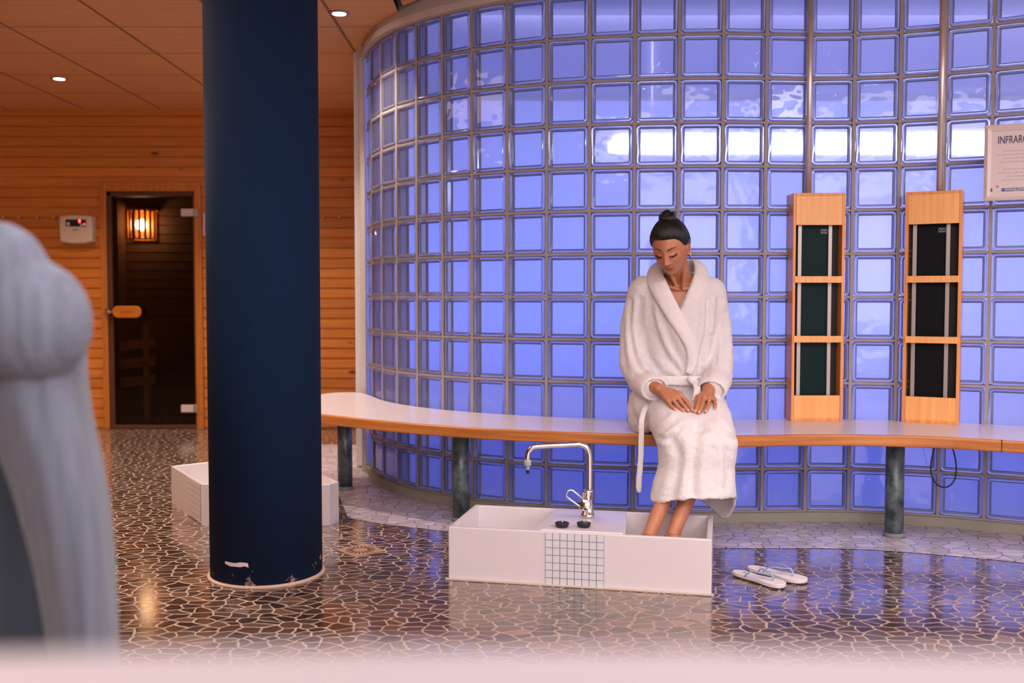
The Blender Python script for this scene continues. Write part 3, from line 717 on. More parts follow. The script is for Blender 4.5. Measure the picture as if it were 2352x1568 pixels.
# floor drain
p = on(828, 1264, 0); t = empty('floor_drain', (p.x, p.y, 0), .7); tag(t, 'square metal drain grate set in the brown tile floor', 'drain')
bm = bmesh.new(); box(bm, (0, 0, .0015), (.15, .15, .003)); obj('frame', bm, plain('drain_metal', S(176, 140, 116), .5, .3), t)
bm = bmesh.new()
for k_ in range(20): a = k_ * PI / 10; box(bm, (.046, 0, .0033), (.03, .005, .001), Matrix.Rotation(a, 4, 'Z'))
obj('slot', bm, BLACK, t)

# ================================================================== BENCH
ZS = .482; TB = .047
FE = [(690, 946), (733, 951), (790, 957.5), (850, 964), (930, 971.5), (1010, 977.5), (1090, 983), (1164, 987), (1250, 990.5), (1320, 993), (1400, 995.5), (1480, 998), (1560, 1000), (1640, 1001), (1720, 1000.5),
      (1800, 999), (1880, 998.5), (1950, 998.5), (2020, 999.5), (2100, 1001.5), (2180, 1004.5), (2260, 1009), (2352, 1014.5), (2460, 1023), (2600, 1036)]
fe = [on(x, y, ZS) for x, y in FE]
fe = [Vector((-1.12, 5.15, ZS)), Vector((-1.09, 5.02, ZS))] + fe
nf_ = len(fe)
bk = [Vector((p.x, p.y, ZS)) for p in offs(.004, 0)]
# resample the back edge to the same count
import bisect
back_src = [Vector((-1.14, 5.60, ZS)), Vector((-1.10, 5.86, ZS)), Vector((-.93, 5.93, ZS))] + [b for b in bk[1:]]
def resample(P, n):
    d = [0]
    for a, b in zip(P, P[1:]): d.append(d[-1] + (b - a).length)
    o = []
    for i in range(n):
        s_ = d[-1] * i / (n - 1); j_ = min(max(bisect.bisect(d, s_) - 1, 0), len(P) - 2); f = (s_ - d[j_]) / (d[j_ + 1] - d[j_]); o.append(P[j_].lerp(P[j_ + 1], f))
    return o
NB = 90
fr_e = resample(smooth_path(fe, 3), NB); bk_e = resample(smooth_path(back_src, 3), NB)
bench = empty('curved_bench', (1.0, 4.3, 0)); tag(bench, 'long curved white bench with wooden edge along the glass block wall', 'bench')
BO = bench.location
def slab(name, Fp, Bp, z0, z1, mat, parent, bev=0):
    bm = bmesh.new(); R_ = []
    for f, b in zip(Fp, Bp): R_.append([bm.verts.new((q.x - BO.x, q.y - BO.y, z)) for q, z in ((f, z0), (f, z1), (b, z1), (b, z0))])
    for P_, Q_ in zip(R_, R_[1:]):
        for k_ in range(4): bm.faces.new((P_[k_], P_[(k_ + 1) % 4], Q_[(k_ + 1) % 4], Q_[k_]))
    bm.faces.new(R_[0]); bm.faces.new(R_[-1][::-1]); bmesh.ops.recalc_face_normals(bm, faces=bm.faces)
    return obj(name, bm, mat, parent, bevel=bev, seg=3)
fin = []
for i, f in enumerate(fr_e):
    t_ = (fr_e[min(i + 1, NB - 1)] - fr_e[max(i - 1, 0)]).normalized(); fin.append(f + Vector((-t_.y, t_.x, 0)) * .022)
slab('bench_top', fin, bk_e, ZS - TB + .004, ZS, WHITE, bench)
slab('wood_edge', fr_e, [f + (g_ - f) * 1.02 for f, g_ in zip(fr_e, fin)], ZS - TB, ZS + .0008, EDGE, bench, .007)
bm = bmesh.new(); s_ = on(2302, 1011, ZS)
# joint in the edging
tt = min(range(NB), key=lambda i: (fr_e[i] - s_).length); a = fr_e[tt]; box(bm, (a.x - BO.x, a.y - BO.y + .004, ZS - TB / 2 + .001), (.0025, .012, TB + .001)); obj('edge_joint', bm, plain('dark_joint', S(90, 50, 24), .7), bench)
for px, py in ((790, 1127), (1058, 1200), (2061, 1237)):
    p = on(px, py, 0); c = Vector((p.x, p.y + .04, 0)) - BO; bm = bmesh.new()
    lathe(bm, [(.0395, .0), (.0395, ZS - TB)], 32, c); lg = obj('leg', bm, GALV, bench, smooth=True)
    for p_ in lg.data.polygons: p_.use_smooth = abs(p_.normal.z) < .5
    bm = bmesh.new(); lathe(bm, [(.046, .0), (.042, .018), (.0396, .02)], 28, c); obj('foot_collar', bm, plain('pale_grout_collar', S(130, 134, 130), .9), lg, smooth=True)
    bm = bmesh.new(); box(bm, c + Vector((0, 0, ZS - TB - .003)), (.13, .13, .006)); obj('mounting_plate', bm, GALV, lg)
# cable loop hanging below the bench
bm = bmesh.new(); pts = [at(2150, 1018, 4.35), at(2143, 1040, 4.35), at(2138, 1070, 4.35), at(2142, 1098, 4.34), at(2158, 1116, 4.33), at(2178, 1117, 4.33), at(2194, 1098, 4.33), at(2196, 1066, 4.33), at(2190, 1036, 4.34), at(2183, 1018, 4.35)]
tube(bm, smooth_path(pts, 6), .0032, 8); tag(obj('cable', bm, BLACKR, smooth=True), 'thin black cable hanging in a loop below the bench', 'cable')

# ================================================================== INFRARED PANELS on the bench
def heater(front_left, rz, lab, pipe_px, tone):
    """origin at the front left lower corner; x along the front, y into the depth"""
    W, D, Hh = .236, .118, 1.04; e = .013
    t = empty('infrared_heater', front_left, rz); tag(t, lab, 'heater', 'wooden infrared heater towers on the bench')
    bm = bmesh.new()
    for x in (e / 2, W - e / 2): box(bm, (x, D / 2, Hh / 2), (e, D, Hh))
    box(bm, (W / 2, D / 2, Hh - e / 2), (W - 2 * e - .001, D, e)); box(bm, (W / 2, D / 2, e / 2), (W - 2 * e - .001, D, e)); box(bm, (W / 2, D - .005, Hh / 2), (W - 2 * e, .01, Hh - 2 * e))
    obj('cabinet', bm, BIRCHD, t, bevel=.0015)
    for z0, z1 in ((.013, .118), (Hh - .145, Hh - .013)):
        bm = bmesh.new(); box(bm, (W / 2, .008, (z0 + z1) / 2), (W - 2 * e - .0005, .015, z1 - z0)); obj('front_panel', bm, BIRCH, t, bevel=.001)
    for z in (.376, .648):
        bm = bmesh.new(); box(bm, (W / 2, .004, z), (W - 2 * e + .012, .016, .030)); obj('crossbar', bm, BIRCH, t, bevel=.0015)
    bm = bmesh.new(); box(bm, (W / 2, .075, Hh / 2), (W - 2 * e - .002, .03, Hh - 2 * e - .004)); obj('reflector', bm, BLACK, t)
    GL = plain('dark_heater_glass', tone, .55, var=.1, spec=.15)
    bm = bmesh.new(); box(bm, (W / 2 - .008, .045, Hh / 2), (.118, .012, Hh - .24)); ep = obj('heating_panel', bm, GL, t)
    for x, s_ in ((W / 2 - .079, 1), (W / 2 + .060, 1)):
        bm = bmesh.new(); box(bm, (x, .036, Hh / 2), (.017, .016, Hh - .2)); obj('aluminium_rail', bm, ALU, t, bevel=.001)
    # small square emblem, top right of the dark panel: outlined plate with two facing rounded figures
    bm = bmesh.new(); c_ = (W / 2 + .034, .0385, Hh - .172)
    LG = plain('silver_print', S(190, 196, 196), .4); 
    for dx, dz, w_, h_ in ((0, .0085, .028, .0016), (0, -.0085, .028, .0016), (-.0135, 0, .0016, .018), (.0135, 0, .0016, .018)): box(bm, (c_[0] + dx, c_[1], c_[2] + dz), (w_, .0006, h_))
    for s_ in (-1, 1): tube(bm, [(c_[0] + s_ * (.0062 + .0042 * math.cos(a)), c_[1], c_[2] + .0055 * math.sin(a)) for a in np.linspace(.6, 2 * PI - .6, 12)], .0009, 6)
    obj('emblem', bm, LG, ep)
    return t
p = on(1816.5, 967, ZS); hA = heater(p, 0, 'left wooden infrared heater tower, greenish dark panels, nearer the woman', 0, S(4, 36, 40))
p = on(2071, 968.5, ZS); hB = heater(p, -math.radians(27.5), 'right wooden infrared heater tower, black panels, beside the framed sign', 0, S(5, 7, 12))
for px, Y, lab in ((1858, 4.61, 'slim vertical steel pipe rising from the left heater tower'), (2161, 4.47, 'slim vertical steel pipe rising from the right heater tower')):
    a = at(px, 300, Y); bm = bmesh.new(); tube(bm, [(0, 0, 1.525), (0, 0, 2.6)], .0145, 16); o = obj('steel_pipe', bm, STEEL, smooth=True); o.location = (a.x, a.y, 0)
    tag(o, lab, 'pipe', 'steel pipes above the heaters')
# ================================================================== FRAMED SIGN
SY = 4.36; ang = math.atan2(J[19].y - J[17].y, J[19].x - J[17].x)
TL = at(2262, 289, SY); BL = at(2258, 462, SY); SH = TL.z - BL.z; SW = .46
sg = empty('framed_sign', (TL.x, SY, BL.z), ang); tag(sg, 'white framed notice headed INFRAROOD on the glass blocks, cut by right edge', 'sign')
bm = bmesh.new(); fw = .027
def mitre(bm, W, Hh, fw):
    o_ = [(0, 0), (W, 0), (W, Hh), (0, Hh)]; i_ = [(fw, fw), (W - fw, fw), (W - fw, Hh - fw), (fw, Hh - fw)]; m_ = [(fw * .5, fw * .5), (W - fw * .5, fw * .5), (W - fw * .5, Hh - fw * .5), (fw * .5, Hh - fw * .5)]
    L_ = [[bm.verts.new((x, y, z)) for x, z in q] for q, y in ((o_, 0), (o_, -.010), (m_, -.018), (i_, -.010), (i_, 0))]
    for a, b in zip(L_, L_[1:]):
        for k_ in range(4): bm.faces.new((a[k_], a[(k_ + 1) % 4], b[(k_ + 1) % 4], b[k_]))
mitre(bm, SW, SH, fw); bmesh.ops.recalc_face_normals(bm, faces=bm.faces); obj('frame', bm, plain('white_frame', S(232, 216, 214), .35), sg)
bm = bmesh.new(); box(bm, (SW / 2, -.003, SH / 2), (SW - .02, .006, SH - .02)); sheet = obj('sheet', bm, PAPER, sg)
def text(s_, x, z, size, mat, parent, name, xs=1.0, y=-.0068):
    c_ = bpy.data.curves.new(name, 'FONT'); c_.body = s_; c_.size = size; c_.extrude = .0002; c_.offset = .0004
    o = bpy.data.objects.new('t', c_); COL.objects.link(o); me = evaluated(o); bpy.data.objects.remove(o); me.materials.clear(); o = link(name, me, mat, parent); o.location = (x, y, z); o.rotation_euler = (PI / 2, 0, 0); o.scale = (xs, 1, 1)
    return o
text('INFRAROOD', .052, SH - .082, .046, INK, sheet, 'heading', .62)
bm = bmesh.new(); random.seed(3)
for k_, (dx, ww) in enumerate(((.075, .30), (.048, .36), (.075, .31), (.06, .33), (0, 0), (.072, .30), (.055, .34), (.09, .27), (.07, .31))):
    z = SH - .115 - k_ * .0155; x = dx
    while x < dx + ww:
        l_ = random.uniform(.008, .02); box(bm, (x + l_ / 2, -.0063, z), (l_, .0006, .0028)); x += l_ + .004
bp_ = obj('body_print', bm, INKF, sheet); bp_['kind'] = 'stuff'
bm = bmesh.new(); box(bm, (.25, -.0063, .045), (.36, .0008, .014)); box(bm, (.031, -.0063, .046), (.007, .0008, .015)); bar = obj('footer_bar', bm, plain('blue_print', S(92, 104, 150), .7), sheet)
text('WWW.BLUEWELLNESS', .083, .0405, .0135, PAPER, bar, 'web_address', .8, -.0072)
bm = bmesh.new(); tube(bm, [(.054 + .004 * math.cos(a), -.0064, .060 + .004 * math.sin(a)) for a in np.linspace(0, 2 * PI, 14)], .0009, 6); obj('emblem', bm, INK, sheet)

# ================================================================== FLIP-FLOPS
def flipflop(heel, toe, lab, mir):
    heel = Vector(heel); toe = Vector(toe); d = toe - heel; L_ = d.length; rz = math.atan2(d.y, d.x)
    t = empty('flip_flop', (heel.x, heel.y, 0), rz); tag(t, lab, 'flip-flop', 'pair of flip-flops on the floor')
    prof = [(0, .0), (.01, .018), (.035, .029), (.07, .031), (.12, .029), (.16, .034), (.2, .042), (.235, .041), (.262, .028), (.272, 0)]
    s_ = L_ / .272; up_ = [(x * s_, y * s_ * (1 + .12 * mir * (x > .12))) for x, y in prof]; lo_ = [(x * s_, -y * s_ * (1 - .12 * mir * (x > .12))) for x, y in prof[1:-1]][::-1]
    pts = [(q.x, q.y) for q in resample(smooth_path([Vector((x, y, 0)) for x, y in up_ + lo_ + [up_[0]]], 4), 60)][:-1]
    bm = bmesh.new(); prism(bm, pts[::-1], .005, .019); obj('sole', bm, SOLE, t, bevel=.002)
    bm = bmesh.new(); prism(bm, [(x * .985 + .002, y * .96) for x, y in pts[::-1]], 0.0005, .006); obj('outsole', bm, plain('dark_outsole', S(50, 46, 60), .8), t)
    bm = bmesh.new(); c0 = Vector((.215 * s_, .004 * mir, .019))
    tube(bm, smooth_path([c0, c0 + Vector((-.002, 0, .014)), c0 + Vector((-.010, 0, .026))], 4), .0034, 8)
    for sg_ in (1, -1):
        pts2 = [c0 + Vector((-.010, 0, .026)), Vector((.17 * s_, sg_ * .016, .044)), Vector((.125 * s_, sg_ * .028, .040)), Vector((.095 * s_, sg_ * .031, .018))]
        tube(bm, smooth_path(pts2, 6), [(.002, .0055)] * 19, 8, up=(0, 0, 1))
    obj('strap', bm, BLUESTRAP, t, smooth=True)
    bm = bmesh.new(); box(bm, (.07 * s_, 0, .0192), (.030, .012, .0006)); obj('insole_print', bm, plain('lilac_print', S(170, 160, 200), .7), t)
flipflop(on(1685, 1313, 0.01), on(1799, 1347, 0.01), 'white flip-flop with pale blue strap, nearer one of the pair', 1)
flipflop(on(1718, 1303, 0.01), on(1852, 1335, 0.01), 'white flip-flop with pale blue strap, farther one of the pair', -1)

# ================================================================== FOREGROUND, out of focus
# pale ledge right under the camera
bm = bmesh.new(); n_ = 24; yf = []
for i in range(n_ + 1):
    x = -.75 + 1.5 * i / n_; yf.append((x, .395 - .09 * (x / .75) ** 2))
prism(bm, [(-.75, .02)] + yf + [(.75, .02)], 0.87, .911); led = obj('ledge', bm, LEDGE, bevel=.006)
tag(led, 'pale blurred ledge along the bottom edge, closest to the camera', 'ledge')
# draped grey fabric shape at the left edge
DY = 1.45; t = empty('draped_fabric', (-.72, DY, 0)); tag(t, 'large blurred pale blue-grey fabric shape, bulging above and flared below, at left edge', 'fabric drape')
RIB = m_ribbed('pale_grey_ribbed_fabric', S(104, 110, 126)); O_ = t.location
def ctr(px, py, Y=DY): return at(px, py, Y) - O_
bm = bmesh.new()
for px, py, rx, ry, rz in ((-2, 640, 118, 70, 132), (72, 742, 140, 84, 150), (20, 760, 120, 80, 120)):
    c_ = ctr(px, py); s_ = DY / F; ball(bm, c_, (rx * s_, ry * s_, rz * s_), sub=3)
me = remeshed(bm, .006, 8); obj_ = link('upper_fold', me, RIB, t, True)
# lower hanging sheet: right limit flares down, left limit slants to the right
bm = bmesh.new(); rows = []
RL = [(800, -60, 200), (860, -60, 197), (900, -60, 203), (960, -40, 212), (1010, -10, 222), (1060, 5, 235), (1120, 28, 245), (1200, 52, 256), (1300, 80, 264), (1400, 100, 268), (1500, 114, 270), (1650, 122, 272), (1900, 128, 276), (2300, 130, 280)]
for py, xl, xr in RL:
    row = []
    for k_ in range(17):
        f = k_ / 16; px = xl + (xr - xl) * f; yb = DY - .02 + .06 * (2 * f - 1) ** 2 + .10 * max(0, f - .8) * 5 * (f - .8) * 5 + .003 * math.sin(f * 19 + py * .004)
        row.append(bm.verts.new(ctr(px, py, yb)))
    rows.append(row)
for a, b in zip(rows, rows[1:]):
    for k_ in range(16): bm.faces.new((a[k_], b[k_], b[k_ + 1], a[k_ + 1]))
o = obj('lower_fold', bm, RIB, t, smooth=True); s_ = o.modifiers.new('s', 'SOLIDIFY'); s_.thickness = .012; s_.offset = 0; ss = o.modifiers.new('u', 'SUBSURF'); ss.levels = ss.render_levels = 1
bm = bmesh.new(); rows = []
for py in (850, 950, 1050, 1200, 1400, 1700, 2200):
    rows.append([bm.verts.new(ctr(-260 + 380 * k_ / 8, py, DY + .14 + .04 * math.cos(k_ * .8))) for k_ in range(9)])
for a, b in zip(rows, rows[1:]):
    for k_ in range(8): bm.faces.new((a[k_], b[k_], b[k_ + 1], a[k_ + 1]))
o = obj('inner_fold', bm, plain('shaded_inner_fabric', S(60, 68, 80), .95), t, smooth=True); s_ = o.modifiers.new('s', 'SOLIDIFY'); s_.thickness = .015  # darker colour stands in for the shade inside the drape
# ================================================================== WOMAN in a white bathrobe
woman = empty('person', (.71, 4.28, 0)); WO = Vector(woman.location)
tag(woman, 'person in a white bathrobe seated on the bench, looking down, feet in the bath', 'person')
def rel(P): return P - np.array(WO)
# ---- head (local: face towards -Y, up +Z)
HC = at(1540, 569, 4.07); HROT = (Matrix.Rotation(math.radians(-24), 3, 'Z') @ Matrix.Rotation(math.radians(27), 3, 'X') @ Matrix.Rotation(math.radians(-3), 3, 'Y'))
HS = .97
def g(d, s): return np.exp(-(d / s) ** 2 / 2)
def head_shape(U):
    """U: unit directions N x 3 -> local head surface"""
    x, y, z = U[:, 0], U[:, 1], U[:, 2]
    X_ = .071 * x; Y_ = .090 * y; Z_ = .112 * z * (1 + .05 * np.clip(-z, 0, 1))
    t = np.clip(-z, 0, 1)
    X_ = X_ * (1 - .36 * t ** 1.8); X_ = X_ * (1 + .05 * np.clip(z, 0, 1))
    Y_ = np.where(y > 0, Y_ * (1 - .45 * t ** 1.2), Y_ * (1 - .02 * t))
    Y_ = Y_ + np.where(y > 0, .008, 0) * np.clip(z + .3, 0, 1)
    # squarer face front
    fr_ = np.clip(-y, 0, 1)
    Y_ = Y_ - .010 * fr_ * t
    d = np.zeros_like(x)
    # brow, eye sockets, lids
    d += .004 * g(Z_ - .030, .010) * g(X_, .035)
    for s in (-1, 1):
        d -= .0105 * g(X_ - s * .030, .0135) * g(Z_ - .010, .0105)
        d += .0085 * g(X_ - s * .030, .0105) * g(Z_ - .005, .0065)
        d += .0045 * g(X_ - s * .040, .016) * g(Z_ + .022, .014)
        d -= .003 * g(X_ - s * .036, .012) * g(Z_ + .056, .016)
    # nose: bridge, tip, wings
    hz = np.clip((.020 - Z_) / .052, 0, 1)
    below = 1 / (1 + np.exp(-(Z_ + .0375) / .0018))
    above = 1 / (1 + np.exp((Z_ - .022) / .005))
    d += (.005 + .0165 * hz ** 1.4) * g(X_, .0062 + .0030 * hz) * below * above
    for s in (-1, 1): d += .0075 * g(X_ - s * .0125, .0050) * g(Z_ + .0325, .0050)
    for s in (-1, 1): d -= .0045 * g(X_ - s * .0065, .0030) * g(Z_ + .0385, .0022)
    # lips
    m_ = g(X_, .0165)
    d += .0050 * m_ * g(Z_ + .0545, .0042) + .0065 * g(X_, .0145) * g(Z_ + .0655, .0046)
    d -= .0042 * g(X_, .020) * g(Z_ + .0597, .0014)
    d -= .0020 * g(X_, .006) * g(Z_ + .0465, .005)
    d -= .0030 * g(X_, .014) * g(Z_ + .0755, .0045)
    d += .0085 * g(X_, .016) * g(Z_ + .093, .012)
    Y_ = Y_ - d * (y < .1)
    return np.stack([X_, Y_, Z_], 1)
bm = bmesh.new(); bmesh.ops.create_icosphere(bm, subdivisions=7, radius=1)
hm = bpy.data.meshes.new('h'); bm.to_mesh(hm); bm.free()
Hv = head_shape(getv(hm)); R3 = np.array(HROT); HCn = np.array(HC)
def h2w(P): return (np.asarray(P) * HS) @ R3.T + HCn
setv(hm, h2w(Hv))
bm = bmesh.new(); bm.from_mesh(hm); bpy.data.meshes.remove(hm)
for s in (-1, 1):       # ears: rim and lobe
    ea = [(s * .0715, .012 + .013 * math.cos(a) + (.003 if math.sin(a) > 0 else 0), -.004 + .030 * math.sin(a)) for a in np.linspace(-1.9, 3.6, 14)]
    ea = [(x + s * .006 * max(0, math.sin(i / 13 * PI)), y, z) for i, (x, y, z) in enumerate(ea)]
    tube(bm, [Vector(h2w([p])[0]) for p in ea], .0042, 8)
    ball(bm, Vector(h2w([(s * .0700, .010, -.004)])[0]), (.008, .012, .024), HROT.to_4x4())
    ball(bm, Vector(h2w([(s * .0705, .006, -.033)])[0]), .0068)
# ---- neck, chest and hidden trunk
nb = Vector((.712, 4.235, 1.11)); hb_ = Vector(h2w([(0, .030, -.055)])[0])
limb(bm, [nb, nb.lerp(hb_, .5) + Vector((0, .0, 0)), hb_], [.056, .050, .050], 20)
for s in (-1, 1):       # throat cords and collar bones
    limb(bm, [Vector(h2w([(s * .050, .02, -.045)])[0]), Vector((.700 + s * .012, 4.150, 1.088))], [.012, .008], 10)
    limb(bm, [Vector((.700 + s * .012, 4.142, 1.082)), Vector((.703 + s * .09, 4.165, 1.102))], [.008, .009], 10)
loft(bm, [(.712, 4.30, .50, .16, .13), (.712, 4.29, .60, .15, .115), (.712, 4.26, .75, .125, .100), (.712, 4.24, .90, .140, .105), (.708, 4.235, 1.00, .150, .102), (.708, 4.235, 1.07, .155, .088), (.708, 4.24, 1.115, .12, .068), (.708, 4.24, 1.15, .06, .055)], 32)
# ---- arms (hidden in the sleeves) down to the wrists
wl = at(1513, 893, 3.985); wr = at(1627, 903, 3.985)
limb(bm, [Vector((.56, 4.24, 1.07)), at(1455, 845, 4.24), wl + Vector((-.03, .06, .01)), wl], [.050, .042, .031, .0245])
limb(bm, [Vector((.86, 4.24, 1.07)), at(1660, 840, 4.22), wr + Vector((.015, .06, .02)), wr], [.050, .042, .031, .024])
nails = []
def finger(pts, r0, r1):
    P = [Vector(p) for p in pts]; n = len(P); rs = [r0 + (r1 - r0) * i / (n - 1) for i in range(n)]
    limb(bm, P, rs, 12); nails.append((P[-1] + Vector((0, -.4 * r1, .6 * r1)), (P[-1] - P[-2]).normalized()))
    ball(bm, P[1], rs[1] * 1.10)
# her right hand (left in the picture): back of the hand to the camera, fingers pointing down right
K = [at(1562, 905, 3.945), at(1556, 911, 3.930), at(1546, 917, 3.922), at(1535, 921, 3.920)]
for kx, r in zip(K, (.0125, .0128, .0125, .0118)): limb(bm, [wl + (kx - wl) * .05, wl.lerp(kx, .5), kx], [.0165, .0155, r], 14)
limb(bm, [wl, wl.lerp(K[2], .5) + Vector((0, .008, -.004)), K[2] + Vector((0, .010, -.002))], [.022, .022, .014])
finger([K[0], at(1577, 922, 3.93), at(1586, 936, 3.915), at(1591, 944, 3.905)], .0092, .0068)
finger([K[1], at(1567, 927, 3.915), at(1575, 937, 3.90), at(1581, 943, 3.895)], .0096, .0070)
finger([K[2], at(1555, 931, 3.908), at(1563, 939, 3.895), at(1569, 943, 3.89)], .0092, .0068)
finger([K[3], at(1541, 932, 3.905), at(1547, 938, 3.895), at(1552, 942, 3.89)], .0082, .0060)
finger([wl + Vector((.02, .0, .002)), at(1548, 898, 3.965), at(1567, 912, 3.955), at(1579, 922, 3.95)], .0120, .0080)
# her left hand (right in the picture)
K2 = [at(1607, 915, 3.945), at(1617, 913, 3.935), at(1629, 914, 3.932), at(1640, 918, 3.935)]
for kx, r in zip(K2, (.0115, .012, .0118, .0112)): limb(bm, [wr, wr.lerp(kx, .5), kx], [.0165, .015, r], 14)
finger([K2[0], at(1603, 930, 3.915), at(1599, 940, 3.90), at(1596, 946, 3.895)], .0088, .0066)
finger([K2[1], at(1613, 931, 3.905), at(1608, 942, 3.89), at(1605, 948, 3.885)], .0092, .0068)
finger([K2[2], at(1628, 929, 3.905), at(1624, 939, 3.89), at(1620, 945, 3.885)], .0090, .0067)
finger([K2[3], at(1643, 929, 3.910), at(1642, 937, 3.90), at(1641, 942, 3.895)], .0080, .0060)
finger([wr + Vector((-.015, 0, 0)), at(1603, 911, 3.965), at(1599, 923, 3.945), at(1598, 934, 3.93)], .0115, .0078)
# ---- legs: thigh, knee, shin, foot standing in the right basin
def leg(hip, knee, ank, toe_dir):
    hip, knee, ank = Vector(hip), Vector(knee), Vector(ank)
    limb(bm, [hip, knee], [.078, .056], 18)
    calf = knee.lerp(ank, .32) + Vector((0, .018, 0)); limb(bm, [knee, calf, knee.lerp(ank, .7) + Vector((0, .004, 0)), ank], [.048, .043, .030, .0255], 18)
    d = Vector(toe_dir).normalized(); sd = Vector((d.y, -d.x, 0)); fl = .047
    heel = Vector((ank.x, ank.y, fl + .026)) - d * .022
    limb(bm, [ank, heel], [.0265, .025], 16)
    ball(bm, ank + sd * .020 + Vector((0, 0, -.004)), .0125); ball(bm, ank - sd * .020 + Vector((0, 0, .002)), .0125)
    mid = Vector((ank.x, ank.y, fl + .034)) + d * .055; fore = Vector((ank.x, ank.y, fl + .018)) + d * .110
    for o_, r in ((-.020, .018), (0, .020), (.020, .017)): limb(bm, [ank + Vector((0, 0, -.012)), mid + sd * o_ * .7, fore + sd * o_], [.026, .021, r * .9], 14)
    for i, (o_, r, l_) in enumerate(((-.030, .0120, .038), (-.012, .0088, .036), (.003, .0082, .032), (.016, .0078, .027), (.028, .0075, .020))):
        b0 = fore + sd * o_ + Vector((0, 0, -.004)); limb(bm, [b0, b0 + d * l_ + Vector((0, 0, -.004))], [r * 1.1, r], 10)
leg((.66, 4.25, .56), (.690, 3.88, .475), on(1492, 1226, .148), (-.05, -1, 0))
leg((.78, 4.25, .56), (.775, 3.88, .475), on(1546, 1226, .148), (.02, -1, 0))
body = remeshed(bm, .0026, 3, .5)
P = getv(body)
# colour of lips, brows, lashes and nails
L_ = ((P - HCn) @ R3) / HS
col = np.zeros((len(P), 4), np.float32); col[:, 3] = 1
front = L_[:, 1] < -.03
inh = (np.abs(L_[:, 0]) < .08) & (np.abs(L_[:, 2]) < .12) & front
mouthw = .0235 * np.ones(len(P))
up_ = (L_[:, 2] > -.0597) & (L_[:, 2] < -.0597 + .0085 * np.sqrt(np.clip(1 - (L_[:, 0] / .0235) ** 2, 0, 1)) )
dn_ = (L_[:, 2] <= -.0597) & (L_[:, 2] > -.0597 - .0105 * np.sqrt(np.clip(1 - (L_[:, 0] / .0215) ** 2, 0, 1)))
col[:, 0] = np.where(inh & (up_ | dn_), .8, 0)
for s in (-1, 1):
    u = (s * L_[:, 0] - .0125) / .034; bz = .0245 + .0075 * np.sin(np.clip(u, 0, 1) * 2.3) - .002 * u
    br_ = inh & (u > 0) & (u < 1) & (np.abs(L_[:, 2] - bz) < .0034 * (1 - .55 * np.clip(u, 0, 1) ** 2))
    ue = (s * L_[:, 0] - .0155) / .029; lz = -.0005 - .0045 * np.sin(np.clip(ue, 0, 1) * PI) + .002 * ue
    la_ = inh & (ue > 0) & (ue < 1.05) & (np.abs(L_[:, 2] - lz) < .0026 + .0016 * np.clip(ue, 0, 1))
    col[:, 1] = np.maximum(col[:, 1], np.where(br_, .85, 0)); col[:, 1] = np.maximum(col[:, 1], np.where(la_, .95, 0))
    cr_ = inh & (ue > .05) & (ue < 1) & (np.abs(L_[:, 2] - (.0105 + .003 * np.sin(np.clip(ue, 0, 1) * PI))) < .0011)
    col[:, 1] = np.maximum(col[:, 1], np.where(cr_, .35, 0))
for p_, d_ in nails:
    col[:, 2] = np.maximum(col[:, 2], np.where(np.linalg.norm(P - np.array(p_), axis=1) < .0062, .9, 0))
ca = body.color_attributes.new('tint', 'FLOAT_COLOR', 'POINT'); ca.data.foreach_set('color', col.ravel())

def rest(P):
    k_ = (P[:, 2] < .4845) & (P[:, 2] > .36) & (P[:, 1] > 4.035); P[k_, 2] = .4845; return P
P = rest(P); setv(body, rel(P)); link('body', body, SKIN, woman, True)
# ---- eyelashes
for s in (-1, 1):
    bm = bmesh.new()
    for i in range(13):
        u = i / 12; x = s * (.016 + .029 * u); z = -.0015 - .0045 * math.sin(u * PI) + .002 * u
        yv = head_shape(np.array([[x / .071, -math.sqrt(max(0, 1 - (x / .071) ** 2 - (z / .112) ** 2)), z / .112]]))[0][1]
        a = Vector(h2w([(x, yv + .001, z)])[0]); b = Vector(h2w([(x + s * .0025 * u, yv - .0075 - .002 * u, z - .0035)])[0])
        tube(bm, [a - WO, b - WO], [.0007, .0003], 5)
    obj('eyelash', bm, BLACK, woman)
# ---- hair: cap drawn back, bun on top
def hair_dir(U):
    x, y, z = U[:, 0], U[:, 1], U[:, 2]; S_ = head_shape(U)
    line = .40 + .10 * np.cos(x * 2.2) - .35 * np.abs(x) ** 2                # hairline height on the face side
    az = np.arctan2(np.abs(x), -y)                                          # 0 in front, pi behind
    lim = np.interp(az, [0, .35, .75, 1.05, 1.30, 1.5, 1.75, 2.1, PI], [.60, .60, .56, .42, .16, .10, -.05, -.38, -.50])
    k_ = 1 / (1 + np.exp(-(z - lim) / .028)); k2 = np.clip((z - lim) / .35, 0, 1) ** .6
    th = -.004 + k_ * .0075 + k2 * (.0095 + .004 * np.clip(y, 0, 1) + .005 * np.clip(z, 0, 1))
    streak = .0011 * np.sin(az * 46 + z * 7) * k_
    return S_ + (S_ / np.linalg.norm(S_, axis=1)[:, None]) * (th + streak)[:, None]
bm = bmesh.new(); bmesh.ops.create_icosphere(bm, subdivisions=6, radius=1); hm = bpy.data.meshes.new('hair'); bm.to_mesh(hm); bm.free()
setv(hm, rel(h2w(hair_dir(getv(hm))))); hair = link('hair', hm, HAIR, woman, True)
bun = np.array([.0, .028, .124]); bm = bmesh.new()
for i in range(9):      # twisted coil
    a0 = i * .7; pts = [Vector(h2w([bun + np.array([.024 * math.cos(a0 + t), .024 * math.sin(a0 + t), -.012 + .020 * t / 3 + .004 * math.sin(3 * t)])])[0]) - WO for t in np.linspace(0, 3.0, 12)]
    tube(bm, pts, [.009 + .004 * math.sin(PI * j_ / 11) for j_ in range(12)], 8)
